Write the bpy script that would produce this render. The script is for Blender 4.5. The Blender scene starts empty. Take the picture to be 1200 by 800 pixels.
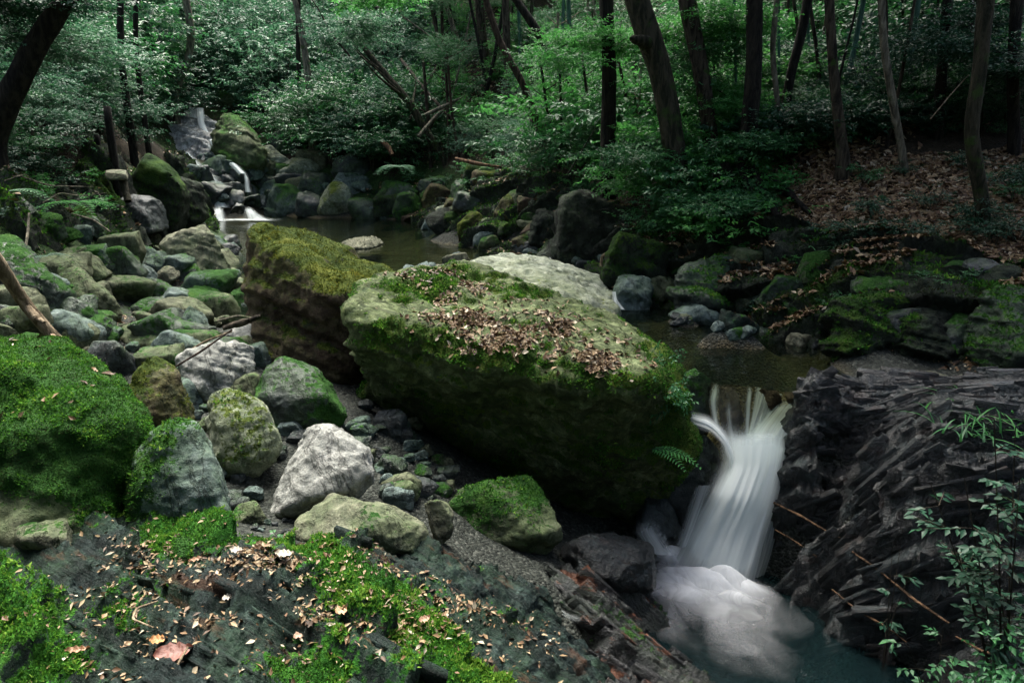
import bpy, bmesh, math, random
import numpy as np
from mathutils import Vector, Matrix
R = math.radians
random.seed(7); rng = np.random.default_rng(7)

# ------------------------------------------------------------------ camera, world, sun, exposure
scn = bpy.context.scene
PITCH = 15.0
CAMZ = 1.6
cd = bpy.data.cameras.new("camera"); cam = bpy.data.objects.new("camera", cd)
scn.collection.objects.link(cam)
cam.location = (0, 0, CAMZ); cam.rotation_euler = (R(90 - PITCH), 0, 0)
cd.lens = 24; cd.sensor_width = 36; cd.clip_start = 0.05; cd.clip_end = 500
scn.camera = cam
SUN_EL, SUN_AZ = 64.0, -12.0          # azimuth measured from +Y towards +X
world = bpy.data.worlds.new("World"); scn.world = world; world.use_nodes = True
wn = world.node_tree.nodes; wl = world.node_tree.links
sky = wn.new("ShaderNodeTexSky"); sky.sky_type = 'NISHITA'; sky.sun_disc = False
sky.sun_elevation = R(SUN_EL); sky.sun_rotation = R(SUN_AZ)
sky.air_density = 1.0; sky.dust_density = 8.0; sky.ozone_density = .6
wn["Background"].inputs[1].default_value = 0.125
wl.new(sky.outputs[0], wn["Background"].inputs[0])
sd = bpy.data.lights.new("sun", 'SUN'); sun = bpy.data.objects.new("sun", sd)
scn.collection.objects.link(sun)
sd.energy = 3.8; sd.angle = R(40); sd.color = (1.0, 0.99, 0.94)
sun.rotation_euler = (R(90 - SUN_EL), 0, R(180 - SUN_AZ)); sun.location = (0, 0, 20)
scn.view_settings.view_transform = 'Standard'; scn.view_settings.look = 'None'
scn.view_settings.gamma = 1.0; scn.view_settings.exposure = 1.75
scn.render.engine = 'CYCLES'
cy = scn.cycles
cy.use_denoising = True
cy.max_bounces = 6; cy.diffuse_bounces = 2; cy.glossy_bounces = 2; cy.transmission_bounces = 3
cy.transparent_max_bounces = 24; cy.caustics_reflective = False; cy.caustics_refractive = False
cy.use_adaptive_sampling = True; cy.adaptive_threshold = 0.02
cy.sample_clamp_indirect = 4.0

# ------------------------------------------------------------------ numpy noise
def _hash(ix, iy, iz, seed):
    h = (ix.astype(np.int64) * 374761393 + iy.astype(np.int64) * 668265263 + iz.astype(np.int64) * 2147483647 + seed * 144665) & 0xffffffff
    h = ((h ^ (h >> 13)) * 1274126177) & 0xffffffff
    h = ((h ^ (h >> 16)) * 2246822519) & 0xffffffff
    return ((h ^ (h >> 15)) & 0xffffff) / float(0xffffff)
def vnoise(P, seed=0):
    P = np.asarray(P, float); F = np.floor(P); f = P - F; f = f * f * (3 - 2 * f); I = F.astype(np.int64)
    x, y, z = I[:, 0], I[:, 1], I[:, 2]; r = 0
    for dx in (0, 1):
        wx = f[:, 0] if dx else 1 - f[:, 0]
        for dy in (0, 1):
            wy = f[:, 1] if dy else 1 - f[:, 1]
            for dz in (0, 1):
                wz = f[:, 2] if dz else 1 - f[:, 2]
                r = r + wx * wy * wz * _hash(x + dx, y + dy, z + dz, seed)
    return r * 2 - 1
def fbm(P, o=4, seed=0, g=0.5):
    P = np.asarray(P, float); a = 1; s = 0; t = 0
    for k in range(o):
        s = s + a * vnoise(P * (2.03 ** k) + 17.3 * k, seed + k); t += a; a *= g
    return s / t
def ss(a, b, x):
    t = np.clip((x - a) / (b - a), 0, 1); return t * t * (3 - 2 * t)
def rnd1(i, seed=0):
    i = np.asarray(i); z = np.zeros_like(i); return _hash(i, z, z, seed)
def rnd2(i, j, seed=0):
    return _hash(np.asarray(i), np.asarray(j), np.zeros_like(np.asarray(i)), seed)

# ------------------------------------------------------------------ picture ray -> place
CP, SP = math.cos(R(PITCH)), math.sin(R(PITCH))
def ray(px, py):
    u, v = (px - 600) / 800.0, (400 - py) / 800.0
    return np.array([u, CP + v * SP, -SP + v * CP])
def WY(px, py, Y):
    d = ray(px, py); t = Y / d[1]; return np.array([d[0] * t, Y, CAMZ + d[2] * t])
def WZ(px, py, z):
    d = ray(px, py); t = (z - CAMZ) / d[2]; return np.array([d[0] * t, d[1] * t, z])

# ------------------------------------------------------------------ terrain
ctl = [WZ(*p) for p in [
 (330, 268, -.3), (400, 272, -.35), (480, 285, -.3), (420, 300, -.3), (300, 300, -.2), (300, 262, -.25), (360, 258, -.05), (520, 300, -.15), (640, 325, -.2), (600, 312, -.2),
 (470, 320, -.05), (300, 330, -.1), (250, 258, .02), (450, 254, .05), (500, 258, .05), (540, 270, .05), (548, 285, .05), (575, 298, .1), (660, 306, .08), (705, 325, .12),
 (780, 382, -.22), (850, 410, -.25), (900, 425, -.22), (800, 425, -.15), (960, 432, -.12), (850, 443, -.06), (790, 436, -.02), (940, 453, -.03), (830, 430, -.15),
 (735, 350, .1), (800, 372, .08), (880, 398, .08), (980, 416, .07), (1090, 428, .06), (1200, 438, .1),
 (250, 300, .0), (150, 300, .25), (200, 350, .05), (100, 350, .25), (0, 330, .6), (280, 345, -.0), (270, 400, 0.0), (150, 400, .06), (50, 400, .2), (130, 450, .0), (200, 480, -.12),
 (300, 480, -.12), (400, 480, -.15), (250, 600, -.22), (330, 620, -.3), (420, 600, -.38), (500, 600, -.5), (600, 640, -.8), (100, 650, .06), (200, 640, -.02), (380, 560, -.3), (470, 520, -.4),
 (650, 620, -1.0), (740, 615, -1.25), (600, 560, -.9), (700, 560, -1.2), (780, 560, -1.3), (820, 600, -1.5),
 (300, 650, -.08), (200, 800, .1), (0, 800, .15), (0, 680, .12), (400, 800, 0), (560, 800, -.25), (640, 800, -.55), (700, 800, -.95), (790, 800, -1.4), (640, 680, -.8), (700, 700, -1.0), (740, 660, -1.3), (480, 655, -.32),
 (560, 650, -.65), (400, 665, -.15), (480, 730, -.2), (570, 720, -.5), (330, 700, 0.03),
 (830, 790, -1.7), (850, 700, -1.7), (940, 760, -1.65), (900, 800, -1.65), (1000, 795, -1.5), (800, 650, -1.6),
 (950, 458, .02), (1000, 448, .04), (1100, 470, .05), (1200, 470, .15), (1100, 505, .02), (1190, 520, 0.02), (960, 505, -.22), (1000, 560, -.45), (1100, 600, -.38), (1200, 600, -.28),
 (905, 690, -1.45), (900, 560, -.9), (960, 720, -1.4), (1050, 790, -1.45), (1100, 700, -.9), (1200, 700, -.68), (1200, 800, -.92), (1120, 790, -1.2), (960, 620, -.95)]]
ctl += [WY(*p) for p in [
 (750, 300, 8.0), (755, 240, 8.8), (690, 240, 9.6), (690, 290, 9.2), (850, 320, 7.1), (850, 230, 8.1), (1000, 330, 6.1), (1000, 260, 6.9), (1000, 200, 7.6), (1100, 350, 5.5), (1100, 250, 6.6),
 (1200, 300, 5.7), (1200, 200, 7.0), (1000, 100, 9.4), (1000, 0, 12.2), (1200, 0, 11.5), (1200, 100, 9), (560, 235, 14), (640, 230, 12), (600, 150, 17), (700, 150, 13), (600, 50, 22), (700, 0, 22), (500, 180, 20.5),
 (480, 100, 26), (480, 0, 33), (850, 150, 10.3), (850, 50, 13.3), (850, 0, 15.5), (600, -80, 28), (850, -80, 20), (1200, -80, 15),
 (290, 240, 19.6), (270, 228, 20), (282, 205, 20.5), (240, 125, 23.5), (212, 180, 21), (300, 120, 26), (340, 190, 21.5), (420, 205, 20.5), (380, 130, 26), (300, 0, 42), (240, 60, 33), (350, -80, 52),
 (0, 100, 12), (0, 0, 18), (100, 100, 15), (100, 0, 24), (200, 0, 34), (130, 200, 11), (60, 250, 8.2), (0, 250, 6.8), (200, 230, 14.5), (150, 262, 11), (228, 262, 16.3), (190, 180, 17.5), (150, 100, 22), (0, -80, 24), (60, 290, 7.0)]]
ctl += [np.array(p, float) for p in [(0, .8, .1), (-1, .5, .15), (1, .8, -.8), (2, 1, -1.0), (3, 1.5, -.6), (0, -2, .2), (-3, 0, .5), (3, -2, -.5), (-4, 3, .8), (-6, 5, 1.5), (5, 3, .3), (6, 5, 1.2), (-10, 0, 3), (10, 0, 3),
 (-12, 8, 4.5), (10, 6, 2.4), (14, 10, 5), (0, -12, 0.5), (-30, 10, 14), (30, 10, 14), (-45, 40, 30), (35, 30, 19), (0, 60, 24), (-40, 70, 36), (40, 60, 32), (-30, -20, 14), (30, -20, 14), (20, 40, 18), (-26, 26, 15)]]
ctl = np.array(ctl)
_C2 = 0.12 ** 2
def _phi(x, y):
    return np.sqrt((x[:, None] - ctl[None, :, 0]) ** 2 + (y[:, None] - ctl[None, :, 1]) ** 2 + _C2)
_n = len(ctl)
_A = np.zeros((_n + 3, _n + 3)); _A[:_n, :_n] = _phi(ctl[:, 0], ctl[:, 1]) - 0.02 * np.eye(_n)
_A[:_n, _n] = 1; _A[:_n, _n + 1:] = ctl[:, :2]; _A[_n, :_n] = 1; _A[_n + 1:, :_n] = ctl[:, :2].T
_w = np.linalg.solve(_A, np.concatenate([ctl[:, 2], [0, 0, 0]]))
def H0(x, y):
    x = np.atleast_1d(np.asarray(x, float)); y = np.atleast_1d(np.asarray(y, float)); out = np.empty(len(x))
    for i in range(0, len(x), 40000):
        s = slice(i, i + 40000)
        out[s] = _phi(x[s], y[s]) @ _w[:_n] + _w[_n] + _w[_n + 1] * x[s] + _w[_n + 2] * y[s]
    return out
def H(x, y):
    x = np.atleast_1d(np.asarray(x, float)); y = np.atleast_1d(np.asarray(y, float))
    h = H0(x, y); P = np.stack([x, y, np.zeros_like(x)], 1)
    far = ss(5, 14, np.hypot(x, y)) * ss(.1, .8, h)
    h = h + far * (0.22 * fbm(P * .8, 4, 3)) + 0.03 * fbm(P * 2.4, 3, 5) * ss(.0, .3, np.abs(h) + .15)
    return h
def G(px, py, zoff=0.0):
    d = ray(px, py); t = np.linspace(.8, 60, 2400); X = d[0] * t; Y = d[1] * t; Z = CAMZ + d[2] * t
    hh = H(X, Y) + zoff; k = np.nonzero(Z < hh)[0]
    i = k[0] if len(k) else len(t) - 1
    return np.array([X[i], Y[i], hh[i] - zoff])

# ------------------------------------------------------------------ object helpers
C = scn.collection
def finish(name, me, mat=None, parent=None, smooth=True):
    o = bpy.data.objects.new(name, me); C.objects.link(o)
    if mat: me.materials.append(mat)
    if parent is not None: o.parent = parent
    if smooth: me.polygons.foreach_set('use_smooth', np.ones(len(me.polygons), bool))
    return o
def tag(o, label=None, cat=None, group=None, kind=None):
    if label: o['label'] = label
    if cat: o['category'] = cat
    if group: o['group'] = group
    if kind: o['kind'] = kind
    return o
def empty(name, loc, label, cat, group=None):
    o = bpy.data.objects.new(name, None); C.objects.link(o); o.location = loc; o.empty_display_size = .1
    return tag(o, label, cat, group)
def mesh_from(name, V, F, attrs=None, uv=None):
    """V (n,3); F (m,k) int array of equal-sized faces"""
    V = np.asarray(V, np.float32); F = np.asarray(F, np.int32); me = bpy.data.meshes.new(name)
    me.vertices.add(len(V)); me.vertices.foreach_set('co', V.ravel())
    m, k = F.shape
    me.loops.add(m * k); me.loops.foreach_set('vertex_index', F.ravel())
    me.polygons.add(m); me.polygons.foreach_set('loop_start', np.arange(0, m * k, k, dtype=np.int32))
    me.update(calc_edges=True)
    for nme, arr in (attrs or {}).items():
        a = me.attributes.new(nme, 'FLOAT', 'POINT'); a.data.foreach_set('value', np.asarray(arr, np.float32))
    if uv is not None:
        l = me.uv_layers.new(name='UVMap'); l.data.foreach_set('uv', np.asarray(uv, np.float32)[F.ravel()].ravel())
    return me
def set_attr(me, nme, arr):
    a = me.attributes.new(nme, 'FLOAT', 'POINT'); a.data.foreach_set('value', np.asarray(arr, np.float32))
def vnormals(me):
    N = np.empty(len(me.vertices) * 3, np.float32); me.vertices.foreach_get('normal', N); return N.reshape(-1, 3).astype(float)
def grid_faces(nu, nv):
    a = np.arange(nu * nv).reshape(nv, nu)
    return np.stack([a[:-1, :-1], a[:-1, 1:], a[1:, 1:], a[1:, :-1]], -1).reshape(-1, 4)

# ------------------------------------------------------------------ materials
class NT:
    def __init__(s, name):
        s.m = bpy.data.materials.new(name); s.m.use_nodes = True; s.t = s.m.node_tree; s.n = s.t.nodes; s.l = s.t.links
        s.b = s.n['Principled BSDF']; s.out = s.n['Material Output']
    def node(s, ty, **kw):
        x = s.n.new(ty)
        for k, v in kw.items(): setattr(x, k, v)
        return x
    def put(s, sock, v):
        if isinstance(v, bpy.types.NodeSocket): s.l.new(v, sock)
        else: sock.default_value = v
    def math(s, op, a, b=0.0, c=None, clamp=False):
        x = s.node('ShaderNodeMath', operation=op, use_clamp=clamp); s.put(x.inputs[0], a); s.put(x.inputs[1], b)
        if c is not None: s.put(x.inputs[2], c)
        return x.outputs[0]
    def noise(s, vec, scale, detail=4, rough=.55, dist=0.0):
        x = s.node('ShaderNodeTexNoise'); s.put(x.inputs['Vector'], vec); x.inputs['Scale'].default_value = scale
        x.inputs['Detail'].default_value = detail; x.inputs['Roughness'].default_value = rough; x.inputs['Distortion'].default_value = dist
        return x.outputs[0]
    def attr(s, n):
        return s.node('ShaderNodeAttribute', attribute_name=n).outputs['Fac']
    def ramp(s, f, stops):
        x = s.node('ShaderNodeValToRGB'); s.put(x.inputs[0], f); e = x.color_ramp.elements
        while len(e) > 1: e.remove(e[-1])
        e[0].position = stops[0][0]; e[0].color = tuple(stops[0][1]) + (1,)
        for p, c in stops[1:]:
            q = e.new(p); q.color = tuple(c) + (1,)
        return x.outputs[0]
    def mix(s, f, a, b):
        x = s.node('ShaderNodeMix', data_type='RGBA'); s.put(x.inputs[0], f)
        for i, v in ((6, a), (7, b)):
            s.put(x.inputs[i], v if isinstance(v, bpy.types.NodeSocket) else tuple(v) + (1,))
        return x.outputs[2]
    def step(s, f, lo, hi):
        x = s.node('ShaderNodeMapRange', interpolation_type='SMOOTHSTEP'); s.put(x.inputs[0], f)
        s.put(x.inputs[1], lo); s.put(x.inputs[2], hi); return x.outputs[0]
    def scaled(s, vec, sc, rot=(0, 0, 0)):
        x = s.node('ShaderNodeMapping'); s.put(x.inputs[0], vec); x.inputs['Scale'].default_value = sc; x.inputs['Rotation'].default_value = rot
        return x.outputs[0]
    def bump(s, h, dist, strength=1.0, nrm=None):
        x = s.node('ShaderNodeBump'); s.put(x.inputs['Height'], h); x.inputs['Distance'].default_value = dist; x.inputs['Strength'].default_value = strength
        if nrm is not None: s.l.new(nrm, x.inputs['Normal'])
        return x.outputs[0]

STRIKE = -.50      # direction of the slate layers on the ground
def rock_mat(name, dark, mid, light, rough=.8, wet=0.0, strata=0.0, rust=0.0, strike=STRIKE, mossA=(.012, .035, .008), mossB=(.030, .10, .016), mossC=(.070, .15, .026), spots=.35, filmw=.6):
    t = NT(name); co = t.node('ShaderNodeTexCoord').outputs['Object']
    geo = t.node('ShaderNodeNewGeometry').outputs['Position'] if strata else co
    v = geo
    n1 = t.noise(v, 2.2, 6, .65, .6); n2 = t.noise(v, 14, 7, .72); n3 = t.noise(v, 75, 4, .7)
    col = t.ramp(t.math('MULTIPLY_ADD', n2, .55, t.math('MULTIPLY_ADD', n3, .25, t.math('MULTIPLY', n1, .55))), [(.50, dark), (.66, mid), (.84, light)])
    vc = t.node('ShaderNodeTexVoronoi', feature='DISTANCE_TO_EDGE'); wv_ = t.node('ShaderNodeVectorMath', operation='ADD'); t.l.new(v, wv_.inputs[0])
    nz_ = t.node('ShaderNodeTexNoise'); t.l.new(v, nz_.inputs['Vector']); nz_.inputs['Scale'].default_value = 3; nz_.inputs['Detail'].default_value = 5; sc_ = t.node('ShaderNodeVectorMath', operation='SCALE'); t.l.new(nz_.outputs['Color'], sc_.inputs[0]); sc_.inputs['Scale'].default_value = .6; t.l.new(sc_.outputs[0], wv_.inputs[1])
    t.l.new(wv_.outputs[0], vc.inputs['Vector']); vc.inputs['Scale'].default_value = 2.6; crack = t.step(t.math('ABSOLUTE', t.math('SUBTRACT', t.noise(v, 1.7, 8, .62, .8), .5)), .0, .012)
    col = t.mix(t.math('MULTIPLY', t.math('SUBTRACT', 1.0, crack), .55), col, [c * .6 for c in dark])
    vs = t.node('ShaderNodeTexVoronoi'); t.l.new(v, vs.inputs['Vector']); vs.inputs['Scale'].default_value = 38
    dots = t.math('MULTIPLY', t.step(vs.outputs['Distance'], .34, .16), t.step(t.noise(v, 6, 3, .6), .48, .6)); col = t.mix(t.math('MULTIPLY', dots, .5 * min(1, spots * 2)), col, [min(1, c * 1.3 + .02) for c in light])
    # lichen patches
    lich = t.step(t.noise(v, 7, 5, .7, .6), .58 - spots * .1, .66)
    col = t.mix(t.math('MULTIPLY', lich, spots), col, [min(1, c * 1.35 + .05) for c in light])
    film = t.math('MULTIPLY', t.step(t.math('ADD', t.attr('moss'), t.math('MULTIPLY', t.math('SUBTRACT', t.noise(v, 3.5, 7, .75, .5), .5), 1.8)), -.05, .42), filmw * .8)
    col = t.mix(film, col, t.ramp(n2, [(.40, [c * 1.2 for c in mossA]), (.62, [.55 * a_ + .3 * b_ for a_, b_ in zip(mossC, mid)])]))
    h = t.math('MULTIPLY_ADD', n3, .18, t.math('MULTIPLY', n2, .5))
    nrm = t.bump(t.math('MULTIPLY_ADD', crack, .25, t.noise(v, 5, 7, .68)), .06, .8)
    if strata:
        rv_ = t.scaled(v, (1, 1, 1), (0, 0, -strike)); sv = t.scaled(rv_, (.8, 9, 1.6)); sv2 = t.scaled(rv_, (4, 50, 7))
        s1 = t.noise(sv, 2.0, 8, .74, .15); s2 = t.noise(sv2, 1.0, 6, .75, .1)
        nrm = t.bump(t.math('MULTIPLY_ADD', s2, .14, s1), .06 * strata, 1.0, nrm)
        col = t.mix(t.math('MULTIPLY', t.step(s1, .42, .6), .8), col, [c * .35 for c in mid]); col = t.mix(t.math('MULTIPLY', t.step(s1, .62, .72), .5), col, light)  # dark layer bands; the thin pale streaks are glints painted into the colour
        if rust:
            rr = t.math('MULTIPLY', t.step(t.noise(t.scaled(rv_, (1.3, 6, 4)), 1.5, 6, .65), .56, .62), rust)
            col = t.mix(rr, col, (.16, .055, .02))
    nrm = t.bump(h, .03, .9, nrm)
    # moss
    ma = t.attr('moss'); mn = t.noise(v, 28, 5, .65)
    mf = t.step(t.math('ADD', ma, t.math('MULTIPLY', t.math('SUBTRACT', mn, .5), 1.1)), .45, .56)
    mc = t.ramp(t.math('MULTIPLY_ADD', t.noise(v, 4, 4, .6), .75, t.math('MULTIPLY', t.noise(v, 90, 3, .7), .45)), [(.42, mossA), (.60, mossB), (.78, mossC)])
    mnrm = t.bump(t.math('ADD', t.noise(v, 130, 3, .7), t.math('MULTIPLY', t.noise(v, 40, 2, .6), 1.5)), .03, 1.0)
    t.l.new(t.mix(mf, col, mc), t.b.inputs['Base Color'])
    mx = t.node('ShaderNodeMix', data_type='VECTOR'); t.put(mx.inputs[0], mf); t.l.new(nrm, mx.inputs[4]); t.l.new(mnrm, mx.inputs[5])
    t.l.new(mx.outputs[1], t.b.inputs['Normal'])
    rv = t.math('MULTIPLY_ADD', n2, .35, rough - .17, clamp=True)
    t.l.new(t.math('MULTIPLY_ADD', mf, .3, rv, clamp=True), t.b.inputs['Roughness'])
    if wet:
        t.b.inputs['Specular IOR Level'].default_value = .22 if wet >= .9 else .12; t.b.inputs['Coat Weight'].default_value = wet; t.b.inputs['Coat Roughness'].default_value = .06; t.b.inputs['Coat IOR'].default_value = 1.5; t.l.new(nrm, t.b.inputs['Coat Normal'])
        t.l.new(t.math('MULTIPLY', t.math('SUBTRACT', 1.0, mf), wet), t.b.inputs['Coat Weight'])
    else:
        t.b.inputs['Specular IOR Level'].default_value = .18
    return t.m
M = {}
M['grey'] = rock_mat('rock_grey', (.025, .038, .035), (.085, .118, .108), (.19, .23, .21))
M['pale'] = rock_mat('rock_pale', (.08, .085, .078), (.20, .21, .19), (.36, .36, .33), spots=.5)
M['olive'] = rock_mat('rock_olive', (.03, .036, .022), (.085, .095, .055), (.19, .20, .13), spots=.25)
M['tan'] = rock_mat('rock_tan', (.045, .048, .032), (.115, .12, .08), (.24, .24, .17), spots=.3)
M['lichen'] = rock_mat('rock_lichen', (.06, .075, .055), (.20, .23, .17), (.38, .40, .32), spots=.6, mossA=(.03, .05, .01), mossB=(.08, .12, .02), mossC=(.16, .19, .04))
M['cascade'] = rock_mat('rock_cascade', (.05, .055, .052), (.20, .21, .20), (.48, .50, .48), rough=.6, wet=.15, spots=.3, filmw=.15)
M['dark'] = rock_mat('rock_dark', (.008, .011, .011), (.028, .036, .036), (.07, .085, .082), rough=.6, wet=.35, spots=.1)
M['brown'] = rock_mat('rock_brown', (.02, .013, .009), (.05, .034, .022), (.12, .10, .06), rough=.8, spots=.15, mossB=(.06, .09, .014), mossC=(.14, .16, .025))
M['block'] = rock_mat('rock_block', (.02, .03, .012), (.085, .115, .045), (.25, .29, .15), spots=.5, strata=.35, mossA=(.015, .04, .008), mossB=(.055, .10, .014), mossC=(.13, .17, .025))
M['slate'] = rock_mat('rock_slate', (.004, .008, .007), (.018, .032, .030), (.070, .105, .096), rough=.7, wet=.10, strata=1.0, rust=.25, filmw=.3, spots=.15, mossA=(.012, .05, .010), mossB=(.032, .13, .016), mossC=(.075, .21, .026))
M['wet'] = rock_mat('rock_wet', (.0015, .003, .003), (.006, .012, .012), (.035, .060, .062), rough=.42, wet=1.0, strata=1.1, rust=.10, spots=.03, filmw=.06, strike=-.42)
M['rusty'] = rock_mat('rock_rusty', (.003, .004, .004), (.014, .017, .017), (.05, .055, .052), rough=.6, wet=.9, strata=1.2, rust=.95, spots=.03, filmw=.25, strike=-.5)
M['cliff'] = rock_mat('rock_cliff', (.005, .008, .006), (.022, .03, .023), (.075, .09, .068), rough=.8, strata=1.2, spots=.2, filmw=.4, mossA=(.005, .018, .004), mossB=(.02, .055, .008), mossC=(.06, .11, .015))

def ground_mat():
    t = NT('forest_floor'); v = t.node('ShaderNodeNewGeometry').outputs['Position']
    n1 = t.noise(v, 1.1, 6, .65); n2 = t.noise(v, 9, 6, .7); vo = t.node('ShaderNodeTexVoronoi'); t.put(vo.inputs['Vector'], v); vo.inputs['Scale'].default_value = 48; vo.inputs['Randomness'].default_value = 1.0
    soil = t.ramp(t.math('MULTIPLY_ADD', n2, .6, t.math('MULTIPLY', n1, .4)), [(.38, (.008, .008, .005)), (.55, (.028, .022, .013)), (.75, (.075, .055, .03))])
    grav = t.ramp(t.math('MULTIPLY_ADD', vo.outputs['Color'], .7, t.math('MULTIPLY', n2, .3)), [(.2, (.008, .010, .008)), (.6, (.028, .033, .027)), (.95, (.11, .115, .10))])
    col = t.mix(t.attr('gravel'), soil, grav)
    mf = t.step(t.math('ADD', t.attr('moss'), t.math('MULTIPLY', t.math('SUBTRACT', t.noise(v, 12, 5, .65), .5), 1.0)), .45, .62)
    mc = t.ramp(t.noise(v, 20, 5, .7), [(.4, (.008, .026, .007)), (.7, (.04, .08, .015))])
    col = t.mix(mf, col, mc)
    col = t.mix(t.attr('bed'), col, t.ramp(t.math('MULTIPLY_ADD', n1, .5, t.math('MULTIPLY', n2, .5)), [(.38, (.05, .035, .014)), (.5, (.12, .095, .045)), (.65, (.19, .16, .09))]))
    t.l.new(col, t.b.inputs['Base Color']); t.b.inputs['Roughness'].default_value = .9; t.b.inputs['Specular IOR Level'].default_value = .2
    h = t.math('MULTIPLY_ADD', vo.outputs['Distance'], -.6, n2)
    t.l.new(t.bump(h, .04, .9), t.b.inputs['Normal'])
    return t.m
M['ground'] = ground_mat()

def leaf_mat(name, cols, rough=.4, spec=.5, trans=.25, var=.5):
    t = NT(name); r = t.attr('rnd')
    ob = t.node('ShaderNodeObjectInfo').outputs['Random']
    c = t.ramp(t.math('MULTIPLY_ADD', ob, var * .4, t.math('MULTIPLY', r, 1 - var * .4)), cols)
    t.l.new(c, t.b.inputs['Base Color']); t.b.inputs['Roughness'].default_value = rough; t.b.inputs['Specular IOR Level'].default_value = spec
    if trans:
        tr = t.node('ShaderNodeBsdfTranslucent'); hs = t.node('ShaderNodeHueSaturation'); t.l.new(c, hs.inputs['Color']); hs.inputs['Value'].default_value = 1.6; hs.inputs['Hue'].default_value = .485
        t.l.new(hs.outputs[0], tr.inputs[0])
        mx = t.node('ShaderNodeMixShader'); mx.inputs[0].default_value = trans; t.l.new(t.b.outputs[0], mx.inputs[1]); t.l.new(tr.outputs[0], mx.inputs[2]); t.l.new(mx.outputs[0], t.out.inputs[0])
    return t.m
M['leaf_grey'] = leaf_mat('leaf_glossy', [(0, (.018, .060, .036)), (.5, (.042, .12, .068)), (1, (.085, .19, .10))], rough=.6, spec=.4)
M['leaf_mid'] = leaf_mat('leaf_mid_green', [(0, (.012, .055, .024)), (.6, (.028, .12, .040)), (1, (.06, .19, .055))], rough=.5, spec=.4)
M['leaf_bright'] = leaf_mat('leaf_bright_green', [(0, (.018, .10, .026)), (.6, (.038, .18, .040)), (1, (.08, .26, .06))], rough=.5, spec=.35, trans=.45)
M['leaf_yellow'] = leaf_mat('leaf_yellow_green', [(0, (.05, .10, .015)), (.6, (.12, .20, .03)), (1, (.22, .30, .06))], rough=.5, trans=.5)
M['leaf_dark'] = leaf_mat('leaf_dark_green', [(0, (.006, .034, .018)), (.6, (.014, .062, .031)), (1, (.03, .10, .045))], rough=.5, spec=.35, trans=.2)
M['litter'] = leaf_mat('dead_leaf', [(0, (.03, .018, .009)), (.3, (.085, .045, .02)), (.6, (.17, .108, .05)), (.88, (.25, .19, .105)), (1, (.36, .32, .24))], rough=.6, spec=.35, trans=.0, var=0)
M['moss'] = leaf_mat('moss_tuft', [(0, (.022, .026, .008)), (.25, (.012, .048, .009)), (.55, (.032, .13, .014)), (.85, (.075, .21, .022)), (1, (.15, .27, .04))], rough=.9, spec=.1, trans=.25, var=0)
M['moss_olive'] = leaf_mat('moss_olive', [(0, (.02, .035, .006)), (.5, (.06, .085, .012)), (1, (.16, .17, .03))], rough=.9, spec=.1, trans=.2, var=0)

def bark_mat(name, a, b, moss=.3, mossc=(.03, .06, .012)):
    t = NT(name); v = t.node('ShaderNodeTexCoord').outputs['Object']
    n = t.noise(t.scaled(v, (9, 9, 2)), 2.0, 6, .65, .5); n2 = t.noise(v, 5, 5, .6)
    col = t.ramp(n, [(.42, a), (.6, b)])
    col = t.mix(t.step(n2, .72 - moss * .4, .8 - moss * .3), col, mossc)
    t.l.new(col, t.b.inputs['Base Color']); t.b.inputs['Roughness'].default_value = .9; t.b.inputs['Specular IOR Level'].default_value = .2
    t.l.new(t.bump(n, .06, 1.0), t.b.inputs['Normal']); return t.m
M['bark'] = bark_mat('bark_brown', (.012, .010, .007), (.07, .058, .040), .35)
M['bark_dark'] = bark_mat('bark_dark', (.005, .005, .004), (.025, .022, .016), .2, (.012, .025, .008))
M['bark_pale'] = bark_mat('bark_pale', (.06, .055, .04), (.20, .18, .13), .3)
M['bark_moss'] = bark_mat('bark_mossy', (.012, .014, .007), (.05, .045, .028), .42, (.03, .055, .012))
M['culm'] = bark_mat('bamboo_culm', (.03, .075, .05), (.07, .15, .11), .0)
M['deadwood'] = bark_mat('bare_wood', (.10, .075, .045), (.30, .24, .16), .1)
M['rootwood'] = bark_mat('root_wood', (.02, .014, .010), (.075, .052, .036), .1)
M['orange_root'] = bark_mat('orange_root', (.03, .018, .010), (.17, .10, .055), .15)
M['post'] = bark_mat('dark_post', (.004, .004, .004), (.016, .015, .013), .0)

def water_mat(name, tint, bumpd=.01, ior=1.33, turb=0.0, turbc=(.03, .05, .04), scale=(3, 7, 3), rough=.04):
    t = NT(name); t.n.remove(t.b); v = t.node('ShaderNodeNewGeometry').outputs['Position']
    h = t.noise(t.scaled(v, scale), 1.0, 4, .5, .3)
    nr = t.bump(h, bumpd, 1.0)
    tr = t.node('ShaderNodeBsdfTransparent'); tr.inputs[0].default_value = tuple(tint) + (1,)
    gl = t.node('ShaderNodeBsdfGlossy'); gl.inputs['Roughness'].default_value = rough; t.l.new(nr, gl.inputs['Normal'])
    fr = t.node('ShaderNodeFresnel'); fr.inputs[0].default_value = ior; t.l.new(nr, fr.inputs['Normal'])
    df = t.node('ShaderNodeBsdfDiffuse'); df.inputs[0].default_value = tuple(turbc) + (1,)
    m1 = t.node('ShaderNodeMixShader'); m1.inputs[0].default_value = turb; t.l.new(tr.outputs[0], m1.inputs[1]); t.l.new(df.outputs[0], m1.inputs[2])
    m2 = t.node('ShaderNodeMixShader'); t.l.new(fr.outputs[0], m2.inputs[0]); t.l.new(m1.outputs[0], m2.inputs[1]); t.l.new(gl.outputs[0], m2.inputs[2])
    t.l.new(m2.outputs[0], t.out.inputs[0]); return t.m
M['pool'] = water_mat('pool_water', (.42, .50, .38), .010, ior=1.45, turb=.04, turbc=(.04, .07, .055), scale=(2, 5, 2), rough=.04)
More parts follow.
